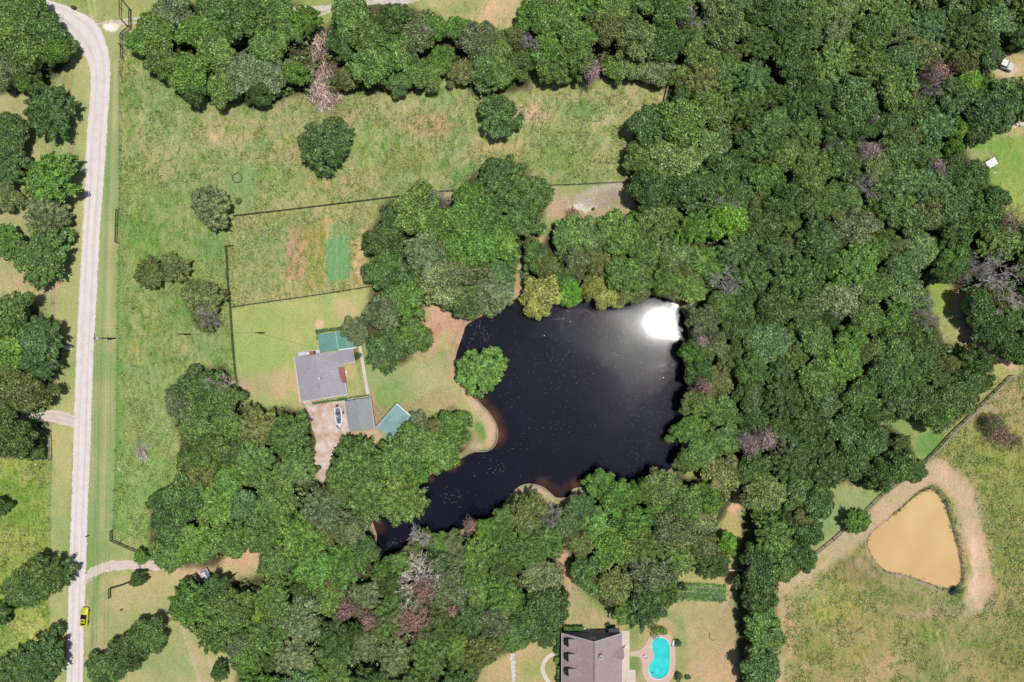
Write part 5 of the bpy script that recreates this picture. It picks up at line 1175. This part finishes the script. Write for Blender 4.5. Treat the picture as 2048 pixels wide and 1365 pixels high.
p0 = P(2002,132); pk = empty('pickup_truck', (p0.x, p0.y, 0), math.radians(-22), 'pale pickup with white roof and red bed at the upper right', 'pickup truck')
MB().loft([ring(2.5,.85,.4,.85,.75),ring(2.3,.95,.4,1.05,.85),ring(1.0,.97,.4,1.12,.88),ring(-.4,.97,.4,1.12,.88),ring(-.45,.97,.4,1.0,.88)]).build('body', simple('pale_green_paint', (170,192,190), .35, .05, 1, 0, coat=.5), pk, True)
MB().loft([[(1.05,-.8,1.1),(1.05,.8,1.1),(1.05,.8,1.12),(1.05,-.8,1.12)],[(.55,-.8,1.1),(.55,.8,1.1),(.55,.7,1.7),(.55,-.7,1.7)],[(-.95,-.8,1.1),(-.95,.8,1.1),(-.95,.7,1.7),(-.95,-.7,1.7)],[(-1.0,-.8,1.1),(-1.0,.8,1.1),(-1.0,.76,1.3),(-1.0,-.76,1.3)]]).build('cab', M['glass'], pk)
MB().box(-1.0,.5,-.78,.78,1.7,1.77).build('roof', M['white'], pk)
MB().add([(2.35,-.85,1.10),(2.35,.85,1.10),(1.1,.9,1.18),(1.1,-.9,1.18),(2.35,-.85,1.0),(2.35,.85,1.0),(1.1,.9,1.0),(1.1,-.9,1.0)],[(0,1,2,3),(4,7,6,5),(0,4,5,1),(1,5,6,2),(2,6,7,3),(3,7,4,0)]).build('bonnet', M['offwhite'], pk)
bedo = MB().box(-2.6,-1.05,-.95,.95,.55,.62).box(-2.6,-1.05,-.97,-.87,.62,1.05).box(-2.6,-1.05,.87,.97,.62,1.05).box(-2.65,-2.58,-.9,.9,.6,1.05).build('truck_bed', M['red'], pk)
for s in (-1,1):
    for x in (1.6,-1.7): wheel(pk, x, s*.9, .38, .24)
    MB().box(2.42,2.53,s*.65-.12,s*.65+.12,.68,.84).build('headlight', M['white'], pk); MB().box(.75,.95,s*1.08-.1,s*1.08+.1,1.12,1.3).build('mirror', M['black'], pk)
MB().box(2.45,2.62,-.9,.9,.42,.58).build('bumper', M['chrome'], pk)

t0 = P(1975,330); tl = empty('flatbed_trailer', (t0.x, t0.y, 0), math.radians(30), 'white-topped flatbed trailer on the bright grass at right', 'trailer')
MB().box(-.9,1.75,-.95,.95,.62,1.0).build('white_cover', M['white'], tl); MB().box(-2.0,1.8,-1.0,1.0,.5,.6).build('deck', M['greywood'], tl)
MB().box(-2.0,-1.9,-1.0,1.0,.6,1.15).box(-2.0,-.95,-1.0,-.93,.6,.95).build('side_rail', M['offwhite'], tl); MB().bar((1.8,0,.5),(3.1,0,.45),.1,.1).build('drawbar', M['steel'], tl)
for s in (-1,1):
    for x in (-.4,.5): wheel(tl, x, s*1.05, .3, .2)

# bass boat on its trailer
b0 = P(679,833); bt = empty('motorboat', (b0.x, b0.y, 0), math.radians(-84), 'white motorboat with grey deck parked on the gravel beside the garage', 'boat')
def hull(x, w_, z0, z1): return [(x,-w_,z1),(x,-w_*.92,z1-.28),(x,-w_*.5,z0),(x,w_*.5,z0),(x,w_*.92,z1-.28),(x,w_,z1),(x,w_*.82,z1),(x,w_*.78,z1-.12),(x,-w_*.78,z1-.12),(x,-w_*.82,z1)]
MB().loft([hull(-2.3,.86,.55,1.15),hull(-1.2,1.02,.5,1.15),hull(.2,1.02,.5,1.17),hull(1.3,.84,.55,1.2),hull(2.1,.5,.7,1.24),hull(2.6,.10,.95,1.27)]).build('hull', M['boatwhite'], bt)
MB().prism([(-2.1,-.5),(-1.2,-.62),(.2,-.62),(1.3,-.48),(2.1,-.32),(2.35,-.05),(2.35,.05),(2.1,.32),(1.3,.48),(.2,.62),(-1.2,.62),(-2.1,.5)],1.04,1.10).build('deck', M['boatgrey'], bt)
MB().box(-.35,.05,-.62,-.1,1.10,1.5).build('console', M['white'], bt); MB().add([(.05,-.62,1.45),(.05,-.1,1.45),(-.1,-.1,1.8),(-.1,-.62,1.8)],[(0,1,2,3)]).build('windscreen', M['glass'], bt)
for y in (-.38,0,.38): MB().box(-1.0,-.6,y-.17,y+.17,1.10,1.42).box(-1.1,-1.0,y-.17,y+.17,1.42,1.75).build('seat', simple('boat_seat', (60,64,78), .6, .1), bt)
MB().box(.6,1.6,-.42,.42,1.10,1.14).build('hatch', simple('hatch', (78,84,104), .6, .1), bt)
ob = MB().box(-2.95,-2.5,-.24,.24,1.2,1.75).tube((-2.75,0,.5),(-2.75,0,1.25),.11,.15,8).build('outboard_motor', M['black'], bt); MB().tube((-2.95,0,.5),(-2.75,0,.5),.28,.28,10).build('propeller', M['chrome'], ob)
MB().box(2.0,2.55,-.62,-.28,1.28,1.40).bar((2.0,-.4,1.34),(3.0,-.1,1.36),.09,.09).build('trolling_motor', M['black'], bt)

tq = P(679,833); bo = empty('boat_trailer', (tq.x, tq.y, 0), math.radians(-84), 'steel boat trailer carrying the white motorboat', 'trailer')
MB().bar((-2.2,-.8,.42),(2.0,-.55,.42),.1,.1).bar((-2.2,.8,.42),(2.0,.55,.42),.1,.1).bar((2.0,-.6,.42),(3.2,0,.42),.1,.1).bar((2.0,.6,.42),(3.2,0,.42),.1,.1).bar((-1,-1.1,.35),(-1,1.1,.35),.1,.1).build('frame', M['offwhite'], bo)
for s in (-1,1): wheel(bo, -.9, s*1.12, .3, .2); MB().box(-1.3,-.5,s*1.14-.14,s*1.14+.14,.62,.68).build('mudguard', M['black'], bo)
MB().box(3.0,3.2,-.08,.08,.4,1.2).build('winch_post', M['steel'], bo)

# half hidden trailer frame and tank under the trees (lower left)
q0 = P(418,1155); tr = empty('utility_trailer', (q0.x, q0.y, 0), math.radians(-62), 'grey and white utility trailer poking out beneath lower left trees', 'trailer')
MB().box(-2.4,2.4,-1.0,1.0,.5,.58).build('deck', M['siding'], tr); mb = MB()
for s in (-1,1): mb.bar((-2.4,s*1.02,1.05),(2.4,s*1.02,1.05),.1,.1); [mb.bar((x,s*1.02,.5),(x,s*1.02,1.05),.08,.08) for x in (-2.4,-1.2,0,1.2,2.4)]
mb.bar((-2.4,-1,1.05),(-2.4,1,1.05),.1,.1); mb.build('side_rail', M['white'], tr)
MB().box(-1.9,-.3,-.7,.2,.58,1.1).build('cargo_box', M['offwhite'], tr); MB().bar((2.4,0,.5),(3.7,0,.5),.1,.1).build('drawbar', M['steel'], tr)
for s in (-1,1): wheel(tr, 0, s*1.15, .34, .2)
q0 = P(388,1182,1); tk = empty('water_tank', (q0.x, q0.y, 0), .4, 'small white tank under the tree left of the half-hidden trailer', 'tank')
MB().tube((-.9,0,.7),(.9,0,.7),.55,.55,14).tube((.9,0,.7),(1.0,0,.7),.55,.35,14).tube((-.9,0,.7),(-1.0,0,.7),.55,.35,14).build('shell', M['white'], tk)
for x in (-.6,.6): MB().box(x-.08,x+.08,-.5,.5,0,.35).build('leg', M['steel'], tk)

# ------------------------------------------------------------------ yard objects
def ringmesh(name, px, py, r, tube_r, mat, label, cat, z=.3, parts=True):
    c = P(px, py); root = empty(name, (c.x, c.y, 0), 0, label, cat); n = 28; m = MB()
    for zz in (z, z*2.6):
        for i in range(n):
            a = 2*math.pi*i/n; b = 2*math.pi*(i+1)/n; m.tube((math.cos(a)*r,math.sin(a)*r,zz),(math.cos(b)*r,math.sin(b)*r,zz),tube_r,tube_r,5,cap=False)
        m.build('hoop', M[mat], root); m = MB()
    for i in range(0, n, 2): a = 2*math.pi*i/n; MB().tube((math.cos(a)*r,math.sin(a)*r,0),(math.cos(a)*r,math.sin(a)*r,z*2.6),tube_r*.8,tube_r*.8,5).build('bar', M[mat], root)
ringmesh('hay_ring', 476, 357, 1.15, .04, 'pole', 'dark round hay ring lying in the pasture grass', 'hay ring')
def brush(name, px, py, rx, ry, n, cols, label, cat='brush pile', h=.9, leaves=0, rot=0, thick=.07, lcol=(.3,.17,.14,1)):
    c = P(px, py); root = empty(name, (c.x, c.y, 0), rot, label, cat); r = random.Random(int(px)); m = MB()
    for _ in range(n):
        a = r.gauss(math.pi/2, .55); x = r.gauss(0, rx*.4); y = r.gauss(0, ry*.4); L = r.uniform(.8, 2.8)*min(1, max(rx, ry)/2.2); z = r.uniform(.05, h)*math.exp(-(x/rx)**2-(y/ry)**2)
        p = Vector((x-math.cos(a)*L/2, y-math.sin(a)*L/2, max(.05, z+r.uniform(-.2,.2)))); q = Vector((x+math.cos(a)*L/2, y+math.sin(a)*L/2, max(.05, z+r.uniform(-.2,.35)))); md_ = p.lerp(q, .5)+Vector((r.gauss(0,.12), r.gauss(0,.12), .08)); t = r.uniform(.25, 1)*thick
        m.tube(p, md_, t, t*.75, 4, False); m.tube(md_, q, t*.75, t*.3, 4, False)
        if r.random() < .6: m.tube(md_, md_+Vector((r.gauss(0,.5), r.gauss(0,.5), r.uniform(0,.3))), t*.5, t*.15, 4, False)
    o = m.build('branches', M['branch'], root, recalc=False); o.color = (*cols, 1)
    if leaves:
        rg = np.random.RandomState(int(px)); C = rg.normal(size=(leaves,3))*np.array([rx*.42,ry*.42,0]); C[:,2] = h*.6*np.exp(-(C[:,0]/rx)**2-(C[:,1]/ry)**2)*rg.rand(leaves)+.04
        V, Q = leaf_quads(C, rg.normal(size=(leaves,3))*.5+np.array([0,0,1]), rg.uniform(.07,.2,leaves), rg, .5); l = link('withered_leaves', fastmesh('withered_leaves', V, Q, M['branch']), root); l.color = lcol
    return root
brush('brush_pile', 286, 902, 1.9, 2.7, 90, (.34,.30,.29), 'grey pile of cut branches alone in the left pasture')
brush('burn_pile', 1146, 426, 2.2, 1.3, 80, (.32,.17,.14), 'reddish brush pile beside white ash in the clearing', leaves=500, rot=.1)
brush('fallen_tree', 640, 100, 2.6, 5, 150, (.34,.26,.22), 'upper half of the fallen tree, a bare broken trunk among top trees', 'fallen tree', 3.0, 1200, -.1, .13, (.30,.20,.15,1))
brush('fallen_tree', 650, 178, 4.6, 6.5, 380, (.34,.27,.25), 'lower half of the fallen tree, a pinkish brush heap at pasture edge', 'fallen tree', 2.2, 6500, .2, .11, (.30,.19,.15,1))
brush('stick', 238, 938, .3, 1.6, 6, (.55,.5,.45), 'single pale branch lying below the grey brush pile', 'branch', .2)
c = P(938,386); ty = empty('tyre_stack', (c.x, c.y, 0), 0, 'dark stack of old tyres where the black fence meets the trees', 'tyres')
for (x, y, z) in ((0,0,.12),(.1,0,.36),(-.9,.2,.12),(.8,-.4,.12)):
    m = MB(); n = 14
    for i in range(n): a = 2*math.pi*i/n; b = 2*math.pi*(i+1)/n; m.tube((x+math.cos(a)*.32,y+math.sin(a)*.32,z),(x+math.cos(b)*.32,y+math.sin(b)*.32,z),.12,.12,6,False)
    m.build('tyre', M['rubber'], ty)
c = P(1186,419); fb = empty('fire_barrel', (c.x, c.y, 0), 0, 'rusty dark barrel right of the burn pile', 'barrel'); MB().tube((0,0,0),(0,0,.85),.3,.3,14,False).build('drum', M['rust'], fb); MB().tube((0,0,.3),(0,0,.5),.28,.28,14).build('ash', M['black'], fb)
for (x, y) in ((1166,433),(1172,410),(1150,408),(1212,412)):
    pass
mb = MB(); r = random.Random(8)
for _ in range(60): q = P(r.gauss(1168,22), r.gauss(409,8)); s = r.uniform(.08,.3); mb.tube((q.x,q.y,-.02),(q.x+r.gauss(0,.1),q.y+r.gauss(0,.1),s*.5),s,s*.6,5)
o = mb.build('rubble', M['offwhite']); tag(o, 'scattered pale rubble and ash above the burn pile', 'rubble', kind='stuff')
# lumber pile near the right meadow
c = P(2020,257); lp = empty('lumber_pile', (c.x, c.y, 0), math.radians(26), 'pale pile of boards and scrap under trees at right edge', 'lumber pile')
for k in range(7): y = -.5+k*.16; MB().box(-2.2-r.random(), 1.2+r.random(), y, y+.13, .02+.1*(k%3), .1+.1*(k%3)).build('board', M['lumber'], lp)
MB().box(1.5,2.2,-.3,.4,0,.5).build('crate', M['offwhite'], lp); MB().box(1.7,2.4,.7,1.2,0,.4).build('crate', M['redwood'], lp)
c = P(2041,250); cb = empty('white_box', (c.x, c.y, 0), .3, 'white box at the right end of the lumber pile', 'box'); MB().box(-.45,.45,-.4,.4,0,.5).build('body', M['white'], cb); MB().box(-.48,.48,-.43,.43,.503,.56).build('lid', M['offwhite'], cb)
c = P(1927,276); at_ = empty('quad_bike', (c.x, c.y, 0), 1.2, 'small blue and white quad bike in tree shade left of the meadow', 'quad bike')
MB().loft([ring(.8,.25,.4,.7),ring(.2,.35,.4,.85),ring(-.8,.3,.4,.8)]).build('body', M['blueobj'], at_); MB().box(-.6,0,-.16,.16,.86,.95).build('seat', M['white'], at_); MB().bar((.4,-.4,1.0),(.4,.4,1.0),.06,.06).build('handlebar', M['black'], at_)
for s in (-1,1):
    for x in (.6,-.6): wheel(at_, x, s*.45, .26, .2)
c = P(1989,347); MB().tube((0,0,.1),(.9,.3,.1),.12,.12,8)
o = MB().tube((-.5,0,.1),(.5,.25,.1),.11,.11,8).tube((.5,.25,.1),(.58,.27,.1),.14,.14,8).build('white_pipe', M['white']); o.location = c; tag(o, 'short white pipe on grass below the flatbed trailer', 'pipe')
# roadside things
c = P(137,696); ub = empty('utility_box', (c.x, c.y, 0), 0, 'pale utility box on the left verge of gravel road', 'utility box'); MB().box(-.6,.6,-.35,.35,0,.7).build('cabinet', M['offwhite'], ub); MB().box(-.64,.64,-.39,.39,.703,.76).build('lid', M['white'], ub); MB().box(-.9,.9,-.6,.6,-.05,.06).build('base', M['concrete'], ub)
c = P(179,1071); mbx = empty('mailbox', (c.x, c.y, 0), 0, 'dark mailbox on a post at the right road edge', 'mailbox'); MB().box(-.05,.05,-.05,.05,0,1.0).build('post', M['pole'], mbx); MB().box(-.32,.3,-.12,.12,1.0,1.15).tube((-.32,0,1.15),(.3,0,1.15),.12,.12,8).build('box', M['black'], mbx); MB().box(-.1,.05,.12,.14,1.15,1.4).build('flag', M['red'], mbx)
o = MB().tube((0,0,-.1),(0,0,.25),.35,.28,9).tube((.1,.05,.2),(.5,.3,.1),.08,.04,5).tube((-.1,0,.2),(-.45,-.2,.08),.08,.04,5).build('tree_stump', M['bark']); o.location = P(243,1220); tag(o, 'small weathered stump alone in the bottom left lawn', 'stump')
o = MB().tube((-.9,-.6,.12),(.9,.5,.12),.13,.1,8).build('log', M['deadwood']); o.location = P(183,1157); tag(o, 'short log lying at the farm driveway corner', 'log')
# entrance gate across the farm driveway
c = P(281,1118); gt = empty('pipe_gate', (c.x, c.y, 0), math.radians(-88), 'thin grey double gate across the farm driveway', 'gate')
for k, x0 in enumerate((0, 2.4)):
    m = MB(); [m.bar((x0,0,z),(x0+2.2,0,z),.04,.05) for z in (.3,.6,.9,1.25)]; m.bar((x0,0,.3),(x0,0,1.25),.05,.05).bar((x0+2.2,0,.3),(x0+2.2,0,1.25),.05,.05); m.build('gate_leaf', M['steel'], gt)
for x in (-.12,4.75): MB().box(x-.08,x+.08,-.08,.08,0,1.6).build('post', M['rust'], gt)

def chair(px, py, rz, label, mat='white', lounge=False, group='patio and pool chairs'):
    c = P(px, py); r = empty('lounge_chair' if lounge else 'garden_chair', (c.x, c.y, .07), rz, label, 'chair', group); L = 1.3 if lounge else .5
    MB().box(-.28,-.28+L,-.28,.28,.34,.40).build('seat', M[mat], r)
    MB().add([(-.28,-.28,.38),(-.28,.28,.38),(-.6,.28,.95),(-.6,-.28,.95),(-.33,-.28,.36),(-.33,.28,.36),(-.65,.28,.93),(-.65,-.28,.93)],[(0,1,2,3),(4,7,6,5),(0,4,5,1),(1,5,6,2),(2,6,7,3),(3,7,4,0)]).build('backrest', M[mat], r)
    for x in (-.24,-.32+L):
        for y in (-.24,.24): MB().box(x-.03,x+.03,y-.03,y+.03,0,.34).build('leg', M[mat], r)
def round_table(px, py, r_, label, mat='offwhite', h=.72):
    c = P(px, py); t = empty('garden_table', (c.x, c.y, .03), 0, label, 'table', 'garden tables'); MB().tube((0,0,h-.05),(0,0,h),r_,r_,18).build('table_top', M[mat], t); MB().tube((0,0,0),(0,0,h-.05),.06,.06,8).build('stem', M['steel'], t); MB().tube((0,0,0),(0,0,.05),r_*.45,r_*.4,12).build('base', M['steel'], t)
round_table(691.5,748,.42,'small round pale table above the red porch awning'); round_table(687.5,779,.45,'small round grey table below the red porch awning', 'siding')
chair(693,744,.6,'white garden chair by the upper round table at ranch house'); 
chair(1252,1292,.8,'white chair with dark shadow on the concrete patio'); chair(1289,1311,2.2,'small dark-framed chair on the pink deck left of the pool','offwhite'); chair(1346,1287,1.4,'white lounger at the right side of the pool deck','white',True)
chair(1253,1366,1.2,'white chair on the wide lower patio at bottom edge')
# grill, AC units and tables above the mauve house
for (x, y, l) in ((1167,1257,'square white air conditioner near hedge block above mauve house'),(1177,1260,'small white air conditioner right of the larger one above mauve house')):
    c = P(x, y); u = empty('air_conditioner', (c.x, c.y, 0), 0, l, 'air conditioner', 'air conditioners'); s = .42 if x < 1170 else .26; MB().box(-s,s,-s,s,.05,.8).build('cabinet', M['white'], u); MB().tube((0,0,.8),(0,0,.83),s*.8,s*.8,14).build('fan_grille', M['siding'], u)
def bench(px, py, rz, L, label):
    c = P(px, py); b = empty('garden_bench', (c.x, c.y, 0), rz, label, 'bench', 'garden benches'); MB().box(-L/2,L/2,-.22,.22,.4,.46).build('seat', M['greywood'], b); MB().box(-L/2,L/2,.24,.3,.46,.9).build('backrest', M['greywood'], b)
    for x in (-L/2+.1,L/2-.1): MB().box(x-.04,x+.04,-.2,.28,0,.4).build('leg', M['greywood'], b)
bench(1218,1250,math.pi/2,1.6,'grey wooden bench standing upright to the roof above mauve house'); bench(1219,1230,1.45,1.3,'grey wooden bench at the tree edge above mauve house')
o = MB().prism([(-.6,-.4),(.7,-.5),(.8,.4),(-.5,.5)],0,.35).prism([(-.4,-.2),(.5,-.3),(.5,.3),(-.4,.3)],.353,.5).build('landscape_rock', M['stone']); o.location = P(1447,1204); tag(o, 'pale rock at the lower right corner of vegetable plot', 'rock')
c = P(1425,1272); hs = MB(); 
for i in range(10): a = 2.4+i*.28; b = 2.4+(i+1)*.28; hs.tube((math.cos(a)*.8,math.sin(a)*1.1,.05),(math.cos(b)*.8,math.sin(b)*1.1,.05),.06,.06,5,False)
o = hs.build('garden_hose', M['black']); o.location = c; tag(o, 'dark curl of hose on the lawn right of the pool', 'hose')
# vegetable plot
vp = P(1403,1184); vg = empty('vegetable_plot', (vp.x, vp.y, 0), math.radians(-3), 'green vegetable plot with pale mulched rows above the pool lawn', 'vegetable plot')
MB().box(-6.2,6.2,-2.0,2.0,-.05,.05).build('soil_bed', simple('garden_soil', (130,164,96), .95, .3, 1, .5), vg)
for k, (x0, x1, y) in enumerate(((-1.5,5.6,1.0),(-2.8,5.2,-.15),(-3.0,5.6,-1.2))): MB().box(x0,x1,y-.14,y+.14,0,.09).build('mulch_row', M['mulch'], vg)
rg = np.random.RandomState(4)
for y in (1.7,.45,-.7,-1.75):
    n = 1100; C = np.stack([rg.uniform(-6.1,6.1,n), y+rg.normal(size=n)*.26, rg.uniform(.05,.5,n)], 1); V, Q = leaf_quads(C, rg.normal(size=(n,3))*.5+np.array([0,0,1]), rg.uniform(.08,.2,n), rg, .5)
    f = link('crop_row', fastmesh('crop_row', V, Q, M['leaf']), vg); f.color = (.12,.22,.07,1)
# brick planters, edging
o = MB(); c = P(711,708)
for k in range(5): o.box(-.35,.35,-1.6+k*.7,-1.6+k*.7+.6,0,.35)
o = o.build('brick_planter', M['brick']); o.location = c; o.rotation_euler = (0,0,ANG); tag(o, 'red brick planter at the right end of the ranch house', 'planter')
def edging(name, pts, label, h=.08, w_=.16, mat='stone'):
    q = [P(*p) for p in smooth_line(pts, 2)]; o = q[0]; m = MB()
    for a, b in zip(q[:-1], q[1:]): m.bar(a-o+Vector((0,0,-.25+h/2)), b-o+Vector((0,0,-.25+h/2)), w_, h+.35)
    ob = m.build(name, M[mat]); ob.location = o; return tag(ob, label, 'edging', 'stone pond edging')
edging('pond_edging', [(951,904),(979,903),(994,887),(997,857),(981,828),(957,804),(943,786)], 'pale stone edging around the peninsula in the dark pond')
edging('pond_edging', [(1022,990),(1038,973),(1060,967),(1086,974),(1101,987),(1112,998)], 'pale stone edging along the pond\'s south bank, left piece')
edging('pond_edging', [(1142,996),(1142,978),(1169,975)], 'pale stone edging along the pond\'s south bank, right piece')
# stepping stones of the white path at the bottom edge
r = random.Random(3)
for k in range(9):
    px_ = 1023+k*.8+r.gauss(0,1.5); py_ = 1300+k*8.5; n = 7; s = r.uniform(.35,.6); pts = [(math.cos(i*6.283/n)*s*r.uniform(.7,1.1), math.sin(i*6.283/n)*s*r.uniform(.7,1.1)) for i in range(n)]
    o = MB().prism(pts, -.02, .05+k*.001).build('stepping_stone', M['offwhite']); o.location = P(px_, py_); tag(o, f"white stepping stone, {ORD[k] if k else 'topmost'}{' from the top' if k else ''} in the path left of mauve house", 'stepping stone', 'white stepping stones')
# floating debris near the west shore
r = random.Random(6)
for (cx, cy, sx, sy, n, lab) in ((955,668,22,24,46,'pale twigs floating at the pond\'s northwest corner'),(985,935,22,14,22,'pale leaves floating below the peninsula'),(900,995,18,20,26,'pale twigs floating in the pond\'s southwest arm'),(790,1085,14,10,16,'pale twigs floating at the southwest tip')):
    m = MB()
    for _ in range(n):
        q = P(r.gauss(cx,sx*.6), r.gauss(cy,sy*.6), -.34); a = r.uniform(0,3.1); L = r.uniform(.1,.7); m.bar((q.x-math.cos(a)*L/2,q.y-math.sin(a)*L/2,-.33),(q.x+math.cos(a)*L/2,q.y+math.sin(a)*L/2,-.33),.06,.04)
    o = m.build('floating_twigs', simple('wet_twigs', (120,112,108), .8, .3)); tag(o, lab, 'floating twigs', kind='stuff')

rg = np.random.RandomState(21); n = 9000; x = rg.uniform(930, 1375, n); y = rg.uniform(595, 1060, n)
dn = .06+.5*np.exp(-((x-1320)**2+(y-645)**2)/(2*170**2))+.25*np.clip(fbm(x, y, 90, 61)*3, 0, 1)+.6*np.exp(-((x-1290)**2/(2*14**2)+(y-900)**2/(2*60**2)))  # pale flecks crowd round the sun glint, doubling as painted sparkle
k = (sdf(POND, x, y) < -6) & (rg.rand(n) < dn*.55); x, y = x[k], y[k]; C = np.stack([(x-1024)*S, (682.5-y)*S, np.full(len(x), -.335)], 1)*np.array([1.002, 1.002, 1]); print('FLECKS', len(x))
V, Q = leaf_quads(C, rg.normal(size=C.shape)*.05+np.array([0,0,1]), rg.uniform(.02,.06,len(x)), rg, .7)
o = link('seeds_and_sparkle', fastmesh('seeds_and_sparkle', V, Q, simple('seed_sparkle_flecks', (214, 218, 222), .7, .2))); tag(o, 'pale floating seeds and painted glint sparkle on the dark pond', 'floating seeds and painted sparkle', kind='stuff')
